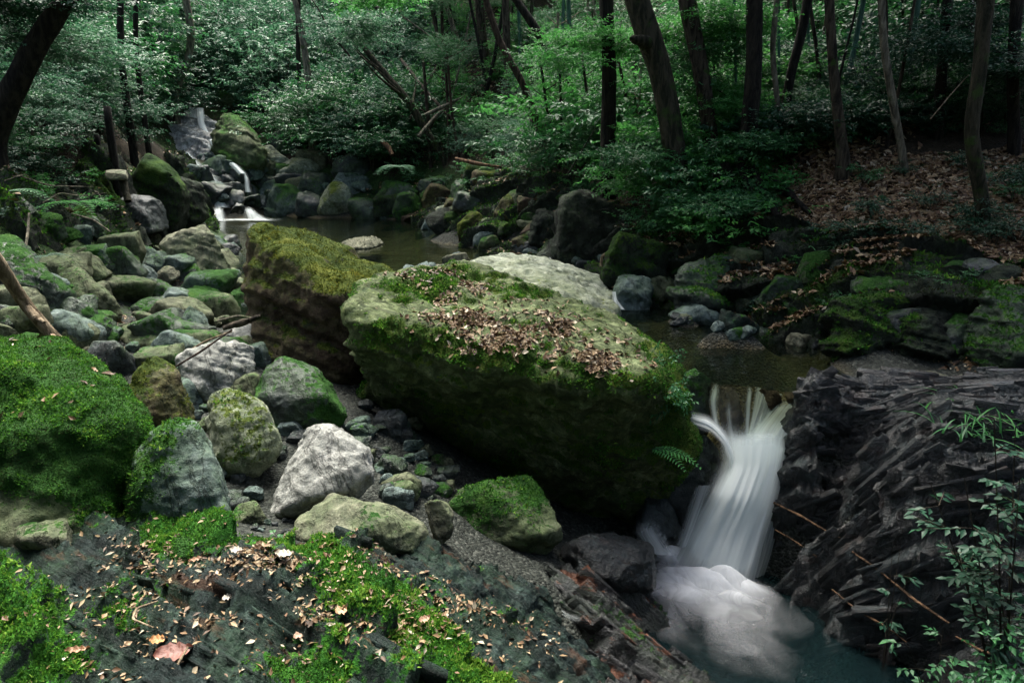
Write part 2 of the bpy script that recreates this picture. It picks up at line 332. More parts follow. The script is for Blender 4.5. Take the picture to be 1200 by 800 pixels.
M['plunge'] = water_mat('plunge_water', (.25, .42, .42), .03, turb=.35, turbc=(.008, .022, .024), scale=(4, 6, 4), rough=.16)

def foam_mat(name, sx=30, sy=.8, lo=.15, hi=.62, gain=1.0, col=(.88, .96, .95)):
    """white water: streaks run along the flow (UV v), thinner where the 'cover' attribute is low"""
    t = NT(name); uv = t.node('ShaderNodeUVMap', uv_map='UVMap').outputs[0]
    n = t.noise(t.scaled(uv, (sx, sy, 1)), 1.0, 4, .55, .15); n2 = t.noise(t.scaled(uv, (sx * .3, sy * .8, 1)), 1.0, 2, .5, .2)
    st = t.step(t.math('MULTIPLY_ADD', n, .55, t.math('MULTIPLY', n2, .45)), lo, hi)
    a = t.attr('cover')
    al = t.math('MULTIPLY', a, t.math('MULTIPLY_ADD', st, t.math('SUBTRACT', 1.25, a), t.math('MULTIPLY', a, .95)), clamp=True)
    al = t.math('MULTIPLY', al, gain, clamp=True)
    df = t.node('ShaderNodeBsdfDiffuse'); df.inputs[0].default_value = tuple(col) + (1,)
    tl = t.node('ShaderNodeBsdfTranslucent'); tl.inputs[0].default_value = tuple(col) + (1,)
    ad = t.node('ShaderNodeMixShader'); ad.inputs[0].default_value = .45; t.l.new(df.outputs[0], ad.inputs[1]); t.l.new(tl.outputs[0], ad.inputs[2])
    tp = t.node('ShaderNodeBsdfTransparent'); m = t.node('ShaderNodeMixShader'); t.l.new(al, m.inputs[0]); t.l.new(tp.outputs[0], m.inputs[1]); t.l.new(ad.outputs[0], m.inputs[2])
    t.l.new(m.outputs[0], t.out.inputs[0]); t.n.remove(t.b); return t.m
M['fall'] = foam_mat('falling_water', gain=1.2, col=(.92, .98, .97))
M['foam'] = foam_mat('foam', 11, 3, .20, .62, 1.3, (.95, .97, .98))
M['farfall'] = foam_mat('far_water', 8, 2, .35, .65)

# ------------------------------------------------------------------ the ground sheet and water
def poly_sd(px, py, poly):
    """signed distance to a polygon, positive inside"""
    poly = np.asarray(poly)[:, :2]; d = np.full(len(px), 1e9); ins = np.zeros(len(px), bool)
    for i in range(len(poly)):
        a, b = poly[i], poly[(i + 1) % len(poly)]; e = b - a
        t = np.clip(((px - a[0]) * e[0] + (py - a[1]) * e[1]) / (e @ e + 1e-12), 0, 1)
        d = np.minimum(d, np.hypot(px - a[0] - t * e[0], py - a[1] - t * e[1]))
        c = ((a[1] > py) != (b[1] > py)) & (px < e[0] * (py - a[1]) / (e[1] if abs(e[1]) > 1e-9 else 1e-9) + a[0]); ins ^= c
    return np.where(ins, d, -d)
def stretch(n, lo, hi, c, k):
    s = np.linspace(-1, 1, n); a = np.sinh(k * s) / np.sinh(k)
    return np.where(a < 0, c + a * (c - lo), c + a * (hi - c))
def gp(l): return [tuple(G(*p)[:2]) for p in l]
front_poly = [(-2.3, 3.3), (-1.6, 3.05)] + gp([(215, 640), (300, 645), (400, 655), (480, 652), (560, 662), (640, 690), (700, 770)]) + [(.45, 2.6), (.6, 1.9), (.4, .9), (-.6, .7), (-3.2, .8), (-3.2, 2.4)]
wet_poly = gp([(640, 668), (720, 650), (775, 680), (800, 740), (830, 800)]) + [(1.0, 2.6), (.85, 2.0), (.55, 1.9), (.35, 2.6)] + gp([(700, 770)])
right_poly = gp([(930, 470), (960, 452), (1040, 446), (1120, 452), (1240, 462)]) + [(4.6, 4.4), (4.2, 3.0), (3.2, 2.2), (1.9, 2.6)] + gp([(1060, 800), (980, 735), (905, 700), (885, 640), (905, 560)])
gx = stretch(420, -60, 60, -.3, 4.0); gy = stretch(440, -25, 90, 4.5, 3.8)
X, Y = np.meshgrid(gx, gy); X = X.ravel(); Y = Y.ravel(); Z = H(X, Y)
P3 = np.stack([X, Y, Z], 1); dist = np.hypot(X, Y)
bed = ss(.03, -.06, Z) * (Z < .05) * ((Y > 7.8) | ((X > .9) & (Y > 4.75)))
gravel = ss(.55, .15, Z + .3 * fbm(P3 * 1.1, 3, 21)) * (dist < 25)
mossn = fbm(P3 * .9, 4, 31)
moss = .42 + .45 * mossn + .25 * ss(1.2, .2, np.abs(Z - .5)) * (Y > 6) - .25 * gravel - .25 * ((X > 1.5) & (Y > 5.5) & (Z > .7))
for _pl in (front_poly, right_poly, wet_poly):
    _sd = poly_sd(X, Y, np.array(_pl)); P3[:, 2] -= .16 * ss(-.05, .12, _sd)
me = mesh_from('ground', P3, grid_faces(len(gx), len(gy)), {'gravel': gravel, 'moss': moss, 'bed': bed * (Z > -.8)})
tag(finish('ground', me, M['ground']), kind='structure')

def water_sheet(name, polypx, z, mat, step, extra=None, amp=.004):
    poly = np.array([WZ(a, b, z)[:2] for a, b in polypx])
    x0, y0 = poly.min(0); x1, y1 = poly.max(0); nx, ny = int((x1 - x0) / step) + 2, int((y1 - y0) / step) + 2
    xs = np.linspace(x0, x1, nx); ys = np.linspace(y0, y1, ny); A, B = np.meshgrid(xs, ys); a, b = A.ravel(), B.ravel()
    sd = poly_sd(a, b, poly); F = grid_faces(nx, ny); keep = (sd[F] > -step).all(1); F = F[keep]
    zz = z + amp * fbm(np.stack([a * 1.5, b * 3, 0 * a], 1), 3, 77)
    if extra is not None: zz = zz + extra(a, b)
    used = np.unique(F); mp = np.zeros(len(a), int); mp[used] = np.arange(len(used))
    me = mesh_from(name, np.stack([a, b, zz], 1)[used], mp[F]); return tag(finish(name, me, mat), kind='structure')
lipfold = lambda a, b: -.25 * ss(4.98, 4.80, b) * (b < 5.0)
water_sheet('upper_pool_water', [(225, 262), (245, 255), (350, 247), (480, 252), (560, 262), (600, 280), (620, 300), (735, 330), (760, 350), (745, 380), (640, 385), (400, 385), (260, 372), (250, 330), (235, 290)], 0.0, M['pool'], .12)
water_sheet('right_pool_water', [(735, 352), (800, 360), (900, 385), (1100, 418), (1230, 430), (1230, 448), (1040, 446), (965, 452), (925, 459), (880, 452), (830, 448), (770, 450), (700, 430), (690, 380)], -0.004, M['pool'], .04)
water_sheet('plunge_pool_water', [(640, 700), (700, 590), (900, 560), (1000, 650), (1150, 760), (1200, 900), (1100, 1200), (700, 1200), (600, 900)], -1.35, M['plunge'], .04, amp=.03)

# ------------------------------------------------------------------ bedrock ledges
def strata(x, y, seed=0, amp=1.0, strike=STRIKE, z=0.0, fine=1.0, sgn=1.0):
    c, s = math.cos(strike), math.sin(strike)
    P = np.stack([x, y, 0 * x + z], 1)
    u = x * c + y * s; w = -x * s + y * c + .25 * z
    w = w + .07 * fbm(P * 1.1, 3, seed + 1) + .02 * fbm(P * 7, 2, seed + 2); u = u + .12 * fbm(P * 2.1, 2, seed + 3)
    h = 0
    for k, (p, L, a) in enumerate([(.34, 1.3, .10), (.13, .55, .045 * fine), (.045, .3, .014 * fine)]):
        i = np.floor(w / p); off = rnd1(i.astype(int), seed + 9 * k) * L; j = np.floor((u + off) / (L * (.6 + .8 * rnd1(i.astype(int), seed + 5 + k)))).astype(int)
        r = rnd2(i.astype(int), j, seed + 3 * k)
        f = w / p - i; fu = (u + off) / L; fu = fu - np.floor(fu)
        edge = ss(0, .06, f) * ss(1, .94, f)
        h = h + a * ((r - .5) * (.35 + .65 * edge) + (.55 - f) * .55 * sgn * edge)
    return amp * (h + .020 * (1 - 2 * np.abs(fbm(P * 7, 4, seed + 6, .6))) + .03 * fbm(P * 2.5, 3, seed + 7))
def ledge(name, polyw, mat, step, mossf, label, seed=0, amp=1.0, lift=.02, cat='rock', sink=.35, soft=.12, strike=STRIKE, smooth=True, jit=0.0, fine=1.0, sgn=1.0):
    poly = np.array(polyw); x0, y0 = poly.min(0) - .2; x1, y1 = poly.max(0) + .2
    nx, ny = int((x1 - x0) / step) + 2, int((y1 - y0) / step) + 2
    A, B = np.meshgrid(np.linspace(x0, x1, nx), np.linspace(y0, y1, ny)); a, b = A.ravel(), B.ravel()
    sd = poly_sd(a, b, poly) + .08 * fbm(np.stack([a * 3, b * 3, 0 * a], 1), 3, seed + 40)
    h = H(a, b); hh = h.reshape(ny, nx); gyy, gxx = np.gradient(hh, (y1 - y0) / (ny - 1), (x1 - x0) / (nx - 1))
    for _ in range(3):
        gxx[1:-1, 1:-1] = (gxx[1:-1, 1:-1] + gxx[:-2, 1:-1] + gxx[2:, 1:-1] + gxx[1:-1, :-2] + gxx[1:-1, 2:]) / 5; gyy[1:-1, 1:-1] = (gyy[1:-1, 1:-1] + gyy[:-2, 1:-1] + gyy[2:, 1:-1] + gyy[1:-1, :-2] + gyy[1:-1, 2:]) / 5
    N = np.stack([-gxx.ravel(), -gyy.ravel(), np.ones(len(a))], 1); N /= np.linalg.norm(N, axis=1)[:, None]
    P = np.stack([a, b, h], 1) + N * (lift + strata(a, b, seed, amp, strike, h, fine, sgn) + jit * (fbm(np.stack([a, b, h], 1) * 28, 2, seed + 90) * 1.5 + np.random.default_rng(seed).normal(size=len(a)) * .45))[:, None]; P[:, 2] -= sink * ss(soft * .5, -soft, sd)
    F = grid_faces(nx, ny); F = F[(sd[F] > -.16).all(1)]
    used = np.unique(F); mp = np.zeros(len(a), int); mp[used] = np.arange(len(used)); P = P[used]
    me = mesh_from(name, P, mp[F]); nn = vnormals(me); mo = mossf(P[:, 0], P[:, 1], P[:, 2], nn[:, 2]); set_attr(me, 'moss', mo)
    o = tag(finish(name, me, mat, smooth=smooth), label, cat); return o, P[:, 0], P[:, 1], P[:, 2], nn[:, 2], mo

def seg_d(x, y, pts, zs=None):
    d = np.full(len(x), 9.)
    for p, q in zip(pts[:-1], pts[1:]):
        p = np.array(p[:2]); q = np.array(q[:2]); e = q - p; t = np.clip(((x - p[0]) * e[0] + (y - p[1]) * e[1]) / (e @ e), 0, 1)
        d = np.minimum(d, np.hypot(x - p[0] - t * e[0], y - p[1] - t * e[1]))
    return d
mA = [G(*p) for p in [(265, 640), (360, 680), (440, 730), (520, 800), (600, 880)]]
mB = [G(*p) for p in [(215, 650), (260, 655), (300, 660)]]
mC = [G(*p) for p in [(-40, 700), (0, 740), (60, 800)]]
mD = [G(*p) for p in [(300, 780), (400, 800), (420, 860)]]
def moss_front(a, b, z, nz):
    P = np.stack([a, b, z], 1); n = fbm(P * 3.5, 4, 91)
    m = .92 - seg_d(a, b, mA) * 1.7 + .6 * n
    m = np.maximum(m, .75 - seg_d(a, b, mB) * 3.0 + .3 * n); m = np.maximum(m, .72 - seg_d(a, b, mC) * 1.9 + .35 * n); m = np.maximum(m, .6 - seg_d(a, b, mD) * 2 + .45 * n)
    return np.maximum(m, .26 + .6 * n) + .25 * (nz - .85)
FRONT = ledge('bedrock_ledge', front_poly, M['slate'], .012, moss_front, 'layered slate bedrock with moss and fallen leaves below the boulder pile', 11, 1.8, lift=.0, jit=.003, fine=1.4, sgn=-1.0)
def moss_wet(a, b, z, nz):
    P = np.stack([a, b, z], 1); return .12 + .3 * fbm(P * 2, 3, 55) + .25 * ss(-.1, .1, z) * ss(3.2, 4.5, a)
WETS = ledge('wet_rock_shelf', wet_poly, M['rusty'], .013, lambda a, b, z, nz: .3 + .4 * fbm(np.stack([a, b, z], 1) * 3, 3, 66), 'wet rust-stained slate shelf sliding into the plunge pool', 23, 1.4, lift=.04, strike=-.5, smooth=False, jit=.006, fine=1.6)
bank_poly = gp([(742, 352), (800, 366), (880, 388), (985, 408), (1090, 424), (1240, 432), (1260, 330), (1000, 280), (850, 262), (752, 268)])
def moss_bank(a, b, z, nz):
    return .42 + .6 * fbm(np.stack([a, b, z], 1) * 1.8, 4, 68) + .2 * (nz - .6)
BANKS = []
BANKS.append(ledge('bank_rock', bank_poly, M['cliff'], .03, moss_bank, 'broken mossy rock bank rising behind the lower pool', 47, 2.4, lift=.03, soft=.2))
shore_poly = gp([(430, 262), (500, 262), (548, 285), (580, 302), (660, 310), (735, 345), (748, 262), (700, 225), (600, 205), (500, 205), (425, 225)])
BANKS.append(ledge('bank_rock', shore_poly, M['cliff'], .045, moss_bank, 'broken mossy rock bank along the far side of the upper pool', 57, 2.6, lift=.03, soft=.3))
left_poly = gp([(-60, 262), (60, 285), (150, 270), (232, 264), (243, 236), (212, 175), (150, 205), (60, 215), (-60, 215)])
BANKS.append(ledge('bank_rock', left_poly, M['cliff'], .045, moss_bank, 'mossy striped rock bank between footpath and cascade', 67, 2.8, lift=.02, soft=.3))
RIGHT = ledge('wet_cliff_rock', right_poly, M['wet'], .013, moss_wet, 'glistening black slate slope beside the waterfall', 37, 1.35, lift=.03, strike=-.42, smooth=False, jit=.005, fine=1.8, sgn=-1.0)

def layers(ledge_row, n, mat, seed, strike, hgt, thick, length, avoid=.45, near=None):
    """crisp edges of the upturned slate layers: long thin blocks following the bedding, set into the ledge"""
    o, a, b, z, nz_, mo = ledge_row; g = np.random.default_rng(seed); w = (mo < avoid) * (1.0 / (a * a + b * b))
    k = g.choice(len(a), n, p=w / w.sum()); e = .08; x, y = a[k], b[k]; h = H0(x, y); gx_ = (H0(x + e, y) - H0(x - e, y)) / (2 * e); gy_ = (H0(x, y + e) - H0(x, y - e)) / (2 * e)
    N = np.stack([-gx_, -gy_, np.ones(n)], 1); N /= np.linalg.norm(N, axis=1)[:, None]
    ns = np.tile([-math.sin(strike), math.cos(strike), .25], (n, 1)) + .07 * g.normal(size=(n, 3)); ns /= np.linalg.norm(ns, axis=1)[:, None]
    d = np.cross(N, ns); d /= np.linalg.norm(d, axis=1)[:, None]; ns = np.cross(d, N) * .35 + ns * .65; ns /= np.linalg.norm(ns, axis=1)[:, None]; t = np.cross(ns, d); t *= np.sign((t * N).sum(1))[:, None]
    L = g.uniform(*length, n) * .5; T = g.uniform(*thick, n) * .5; U = g.uniform(hgt[0], hgt[1], n); c = np.stack([x, y, z[k]], 1)
    V = []; e0, e1 = g.uniform(.15, 1.1, (2, n)); z0_, z1_ = g.uniform(-.018, .006, (2, n)); sk = g.normal(size=n) * .35
    for sl in (-1, 1):
        te = e0 if sl < 0 else e1; ze = z0_ if sl < 0 else z1_
        for st in (-1, 1):
            for su in (0, 1):
                up = (U + g.normal(size=n) * .007 + st * .35 * T * 0.6) if su else -.10 + 0 * U
                V.append(c + d * (sl * L + st * T * sk)[:, None] + ns * (st * T * te)[:, None] + t * (up + ze * su)[:, None])
    V = np.stack(V, 1).reshape(-1, 3); q = np.array([[0, 1, 3, 2], [4, 6, 7, 5], [0, 4, 5, 1], [2, 3, 7, 6], [1, 5, 7, 3], [0, 2, 6, 4]])
    F = (q[None] + 8 * np.arange(n)[:, None, None]).reshape(-1, 4); me = mesh_from('slate_layers', V, F, {'moss': np.repeat(mo[k] - .1, 8)})
    p = finish('slate_layers', me, mat, o, smooth=False); p['kind'] = 'stuff'
layers(RIGHT, 5200, M['wet'], 801, -.42, (-.035, .020), (.008, .042), (.05, .36), .9)
layers(WETS, 1100, M['rusty'], 802, -.5, (-.02, .016), (.008, .035), (.06, .34), .9)
layers(FRONT, 2200, M['slate'], 803, STRIKE, (-.03, .010), (.008, .04), (.04, .26), .42)

# ------------------------------------------------------------------ boulders
def hull_mesh(groups, vox):
    bm = bmesh.new()
    for pts in groups:
        vs = [bm.verts.new(p) for p in pts]; r = bmesh.ops.convex_hull(bm, input=vs)
        junk = [v for v in r['geom_interior'] if isinstance(v, bmesh.types.BMVert)] + [v for v in r['geom_unused'] if isinstance(v, bmesh.types.BMVert)]
        if junk: bmesh.ops.delete(bm, geom=list(set(junk)), context='VERTS')
    bmesh.ops.recalc_face_normals(bm, faces=bm.faces)
    me = bpy.data.meshes.new('tmp'); bm.to_mesh(me); bm.free()
    o = bpy.data.objects.new('tmp', me); C.objects.link(o)
    md = o.modifiers.new('r', 'REMESH'); md.mode = 'VOXEL'; md.voxel_size = vox
    dg = bpy.context.evaluated_depsgraph_get(); ev = o.evaluated_get(dg); m2 = bpy.data.meshes.new_from_object(ev)
    bpy.data.objects.remove(o); bpy.data.meshes.remove(me); return m2
def mesh_np(me):
    V = np.empty(len(me.vertices) * 3, np.float32); me.vertices.foreach_get('co', V); V = V.reshape(-1, 3).astype(float)
    E = np.empty(len(me.edges) * 2, np.int32); me.edges.foreach_get('vertices', E); return V, E.reshape(-1, 2)
def laplace(V, E, it, k=.5):
    deg = np.bincount(E.ravel(), minlength=len(V)).clip(1)[:, None]
    for _ in range(it):
        S = np.zeros_like(V)
        for c in range(3):
            S[:, c] = np.bincount(E[:, 0], V[E[:, 1], c], len(V)) + np.bincount(E[:, 1], V[E[:, 0], c], len(V))
        V = V + k * (S / deg - V)
    return V
def put_co(me, V):
    me.vertices.foreach_set('co', V.astype(np.float32).ravel()); me.update()
ROCKS = []
def make_rock(name, groups, mat, label, moss=0.0, top=.5, seed=1, vox=None, rough=1.0, smooth=3, layer=0.0, group=None, cat='boulder', mossfn=None, tuft=0, tuftmat='moss', tuftlen=.014, keep=True, facets=12):
    moss += .17; allp = np.concatenate([np.asarray(g, float) for g in groups]); size = np.linalg.norm(allp.max(0) - allp.min(0)); ctr = allp.mean(0); base = np.array([ctr[0], ctr[1], allp[:, 2].min()])
    vox = size / -vox if vox and vox < 0 else (vox or max(.012, size / 70))
    me = hull_mesh([[Vector(p - base) for p in np.asarray(g, float)] for g in groups], vox)
    V, E = mesh_np(me); V = laplace(V, E, smooth)
    gf = np.random.default_rng(seed + 400); s = size
    for _k in range(facets):
        nf = gf.normal(size=3); nf[2] = abs(nf[2]) * .8; nf /= np.linalg.norm(nf); pr = V @ nf; hi = pr.max(); c_ = hi - (hi - np.median(pr)) * gf.uniform(.12, .36); V = V - np.maximum(0, pr - c_)[:, None] * nf * .97
    V = laplace(V, E, 1); put_co(me, V); N = vnormals(me); P = V + base
    d = .035 * s * fbm(P * (2.2 / s), 3, seed) + .024 * s * (1 - 2.4 * np.abs(fbm(P * (4 / s), 5, seed + 3, .65))) + .013 * s * fbm(P * (15 / s), 4, seed + 5, .7)
    if layer:
        tdir = np.array([.35, .25, .9]); q = (P @ tdir) + .05 * fbm(P * 2, 2, seed + 8); lay = 0
        for p_, a_ in ((.11, .55), (.04, .3)):
            i = np.floor(q / p_); f = q / p_ - i; lay = lay + a_ * (rnd1(i.astype(int), seed) - .5) * ss(0, .15, f) * ss(1, .85, f)
        side = 1 - np.abs(N[:, 2]); d = d + layer * lay * (.3 + side)
    V = V + N * (d * rough)[:, None]; put_co(me, V); N = vnormals(me); P = V + base
    n = fbm(P * (3.0 / max(s, .4)), 4, seed + 20)
    m = moss + top * (N[:, 2] - .35) + .55 * n
    if mossfn is not None: m = mossfn(P, N, n)
    set_attr(me, 'moss', m)
    o = finish(name, me, M[mat]); o.location = base; tag(o, label, cat, group)
    if tuft: tufts(o, me, V, N, m, tuft, M[tuftmat], tuftlen, seed)
    if keep: ROCKS.append((o, me, base))
    return o
def sample_faces(me, wv, n, seed):
    """n random points on the mesh with probability ~ area * vertex weight"""
    me.calc_loop_triangles(); T = np.empty(len(me.loop_triangles) * 3, np.int32); me.loop_triangles.foreach_get('vertices', T); T = T.reshape(-1, 3)
    V, _ = mesh_np(me); N = vnormals(me); a, b, c = V[T[:, 0]], V[T[:, 1]], V[T[:, 2]]
    ar = np.linalg.norm(np.cross(b - a, c - a), axis=1) * .5 * wv[T].mean(1); tot = ar.sum()
    if tot <= 0 or n < 1: return np.zeros((0, 3)), np.zeros((0, 3)), np.zeros(0)
    g = np.random.default_rng(seed); k = g.choice(len(T), n, p=ar / tot); r1 = np.sqrt(g.random(n)); r2 = g.random(n)
    w0, w1, w2 = 1 - r1, r1 * (1 - r2), r1 * r2
    Pp = a[k] * w0[:, None] + b[k] * w1[:, None] + c[k] * w2[:, None]; Nn = N[T[k, 0]] * w0[:, None] + N[T[k, 1]] * w1[:, None] + N[T[k, 2]] * w2[:, None]
    return Pp, Nn / (np.linalg.norm(Nn, axis=1)[:, None] + 1e-9), ar
def tuft_mesh(name, Pp, Nn, ln, seed, clump):
    g = np.random.default_rng(seed + 5); n = len(Pp)
    d = Nn + .75 * g.normal(size=(n, 3)) + np.array([0, 0, .25]); d /= np.linalg.norm(d, axis=1)[:, None]
    t = np.cross(d, g.normal(size=(n, 3))); t /= np.linalg.norm(t, axis=1)[:, None] + 1e-9
    L = ln * (.5 + g.random(n)) * (1 + .6 * clump); w = L * .28
    b0 = Pp - Nn * ln * .2
    V = np.stack([b0 - t * w[:, None], b0 + t * w[:, None], b0 + d * L[:, None]], 1).reshape(-1, 3)
    rn = np.clip(.45 + .55 * clump + .20 * g.normal(size=n), 0, 1)
    return mesh_from(name, V, np.arange(3 * n).reshape(-1, 3), {'rnd': np.repeat(rn, 3)})
def tufts(o, me, V, N, m, dens, mat, ln, seed):
    wv = ss(.40, .6, m + .15 * fbm((V + np.array(o.location)) * 22, 2, seed + 71))
    loc = np.array(o.location); tocam = np.array([0, 0, CAMZ]) - (V + loc)
    wv = wv * (np.einsum('ij,ij->i', tocam, N) > -.5)           # nothing is scattered on the far, never visible side
    _, _, ar = sample_faces(me, wv, 1, seed); n = int(min(60000, ar.sum() * dens))
    if n < 20: return
    Pp, Nn, _ = sample_faces(me, wv, n, seed)
    cl = fbm((Pp + loc) * 14, 3, seed + 60) + .6 * fbm((Pp + loc) * 3, 2, seed + 61)
    mo = finish('moss', tuft_mesh('moss', Pp, Nn, ln, seed, cl), mat, o, smooth=False); mo['kind'] = 'stuff'

def prock(name, out, mat, label, Yb=None, depth=None, front=None, **kw):
    """a rock given by its outline seen from the path, its distance and its depth"""
    out = np.array(out, float); out = out.mean(0) + (out - out.mean(0)) * 1.09; cx = out[:, 0].mean(); y0, y1 = out[:, 1].min(), out[:, 1].max()
    if Yb is None: Yb = G(cx, y1 - 2)[1]
    wid = (out[:, 0].max() - out[:, 0].min()) / 800 * Yb; dp = depth or wid * .75
    pts = []
    cc = np.array([cx, out[:, 1].mean()])
    for x, y in out:
        f = (y1 - y) / (y1 - y0 + 1e-6); yy = Yb + dp * (.05 + .55 * f)
        pts.append(WY(x, y, yy))
        q = cc + (np.array([x, y]) - cc) * .72; pts.append(WY(q[0], q[1] + (y1 - y0) * .06, yy + dp * .35))
        q = cc + (np.array([x, y]) - cc) * .62; pts.append(WY(q[0], q[1], yy - dp * (.16 + .1 * rng.random())))
    pts = [p - np.array([0, 0, .0]) for p in pts]
    low = min(p[2] for p in pts); b = [p.copy() for p in pts if p[2] < low + .35 * (max(p[2] for p in pts) - low)]
    cm = np.mean(pts, 0)
    for p in b: p[2] -= .12 * wid; p[0] += (cm[0] - p[0]) * .2; p[1] += (cm[1] - p[1]) * .2
    return make_rock(name, [pts + b], mat, label, **kw)
def erock(name, cx, cy, w, h, mat, label, seed=None, Yb=None, flat=1.0, lift=0.0, n=13, boxy=False, **kw):
    """a rock given by where its foot stands and how wide and tall it is"""
    global _es
    _es += 1; seed = seed or _es; g = np.random.default_rng(1000 + seed)
    p = G(cx, cy + h * .42) if Yb is None else WY(cx, cy + h * .42, Yb)
    wd = w / 800 * p[1] * 1.02; ht = h / 800 * p[1]
    D = g.normal(size=(n, 3)); D /= np.linalg.norm(D, axis=1)[:, None]
    D = np.sign(D) * np.abs(D) ** .8
    if boxy:
        q_ = g.uniform(-.45, .45); D = np.array([[sx, sy, sz] for sx in (-1, 1) for sy in (-1, 1) for sz in (-1, 1)], float) * g.uniform(.45, 1.0, (8, 3)); D = D @ np.array([[math.cos(q_), 0, math.sin(q_)], [0, 1, 0], [-math.sin(q_), 0, math.cos(q_)]])
    a = g.random() * 3; dp = wd * (.55 + .3 * g.random()); pts = D * np.array([wd * .56, dp * .56, ht * .62])
    pts[:, 2] += pts[:, 0] * g.uniform(-.2, .2)
    pts += np.array([p[0], p[1] + dp * .35, p[2] + ht * .30 + lift])
    return make_rock(name, [pts], mat, label, seed=seed, **kw)
_es = 0

# ------------------------------------------------------------------ the main boulders
def ptsY(l): return [WY(*p) for p in l]
def moss_block(P, N, n):
    flat = fbm(P * 1.6, 4, 501)
    edge = ss(.95, .55, N[:, 2]) * ss(-.15, .25, N[:, 2])
    return .36 + .7 * flat + .42 * edge - .10 * ss(-.1, -.5, N[:, 2]) + .38 * ss(.85, 1.2, P[:, 0]) * ss(-1.1, -.5, P[:, 2]) - .10 * ss(.7, .95, N[:, 2])
blk = ptsY([(413, 362, 4.95), (420, 392, 4.8), (445, 412, 4.75), (520, 432, 4.55), (600, 444, 4.4), (700, 452, 4.2), (752, 450, 4.15), (788, 470, 4.35), (797, 520, 4.55), (782, 590, 4.9), (742, 612, 4.95),
            (700, 604, 5.1), (640, 590, 5.3), (425, 470, 5.5), (470, 500, 5.5), (540, 550, 5.5), (600, 575, 5.4), (425, 336, 5.7), (470, 322, 6.0), (560, 318, 6.4), (650, 345, 6.2), (700, 378, 5.8), (765, 412, 5.1), (790, 440, 4.7)])
blkb = [WY(470, 470, 6.5), WY(600, 480, 6.6), WY(770, 540, 5.5), WY(740, 600, 5.4), WY(560, 555, 6.0)]
BLOCK = make_rock('boulder', [blk + blkb], 'block', 'massive flat-topped mossy boulder covered with dead leaves beside the waterfall', seed=3, vox=.024, rough=1.15, smooth=2, layer=.10, facets=0,
                  mossfn=moss_block, tuft=16000, tuftlen=.016)
tb = ptsY([(287, 265, 6.2), (300, 262, 6.45), (340, 267, 6.6), (395, 285, 6.9), (462, 322, 6.4), (330, 292, 5.95), (388, 336, 5.65), (428, 338, 5.7), (450, 372, 5.75), (440, 440, 5.9), (372, 450, 5.7), (308, 425, 5.85), (291, 335, 6.0),
           (350, 500, 6.0), (440, 500, 6.2), (465, 400, 7.0), (400, 400, 7.4), (303, 380, 7.0)])
tb = [p - np.array([-.05, 0, .085]) for p in tb]
def moss_tilt(P, N, n): return -.05 + .75 * ss(.35, .8, N[:, 2]) + .5 * n + .25 * ss(-.2, .3, N[:, 2])
make_rock('boulder', [tb], 'brown', 'tall wedge-shaped dark boulder with yellow-green mossy top sloping down', seed=9, vox=.024, rough=1.0, smooth=2, layer=.09, facets=0, mossfn=moss_tilt, tuft=7000, tuftmat='moss_olive', tuftlen=.016)
sb = ptsY([(512, 332, 7.2), (530, 318, 7.7), (562, 303, 8.2), (600, 298, 8.6), (628, 297, 8.6), (662, 312, 8.3), (703, 331, 7.9), (717, 350, 7.4), (719, 368, 6.95), (700, 377, 6.7), (640, 352, 6.5), (560, 338, 6.8), (525, 345, 6.9)])
sb += [p - np.array([0, 0, .45]) for p in sb]
make_rock('boulder', [sb], 'lichen', 'low domed boulder crusted with pale lichen behind the flat-topped one', seed=14, vox=.026, moss=-.12, top=.15, rough=1.1, smooth=2, layer=.06, facets=3)
lb = ptsY([(-90, 415, 3.1), (-90, 650, 2.7), (0, 398, 3.65), (60, 405, 3.6), (112, 428, 3.5), (138, 455, 3.3), (147, 500, 3.1), (161, 512, 3.0), (163, 600, 2.98), (156, 640, 2.98), (84, 645, 2.6), (0, 645, 2.52), (0, 440, 3.1), (72, 452, 2.98), (122, 500, 2.88),
           (145, 480, 3.9), (-90, 420, 4.3), (152, 600, 3.8)])
def moss_lb(P, N, n):
    right = ss(-1.95, -1.78, P[:, 0]); topz = ss(.12, .32, P[:, 2]); return -.16 + .60 * topz + .60 * right + 1.0 * n + .15 * N[:, 2] + .2 * fbm(P * 9, 3, 77)
make_rock('boulder', [lb], 'olive', 'big rounded boulder thickly carpeted in green moss with scattered leaves on top', seed=21, vox=.016, rough=1.0, smooth=2, facets=3, mossfn=moss_lb, tuft=36000, tuftlen=.011)

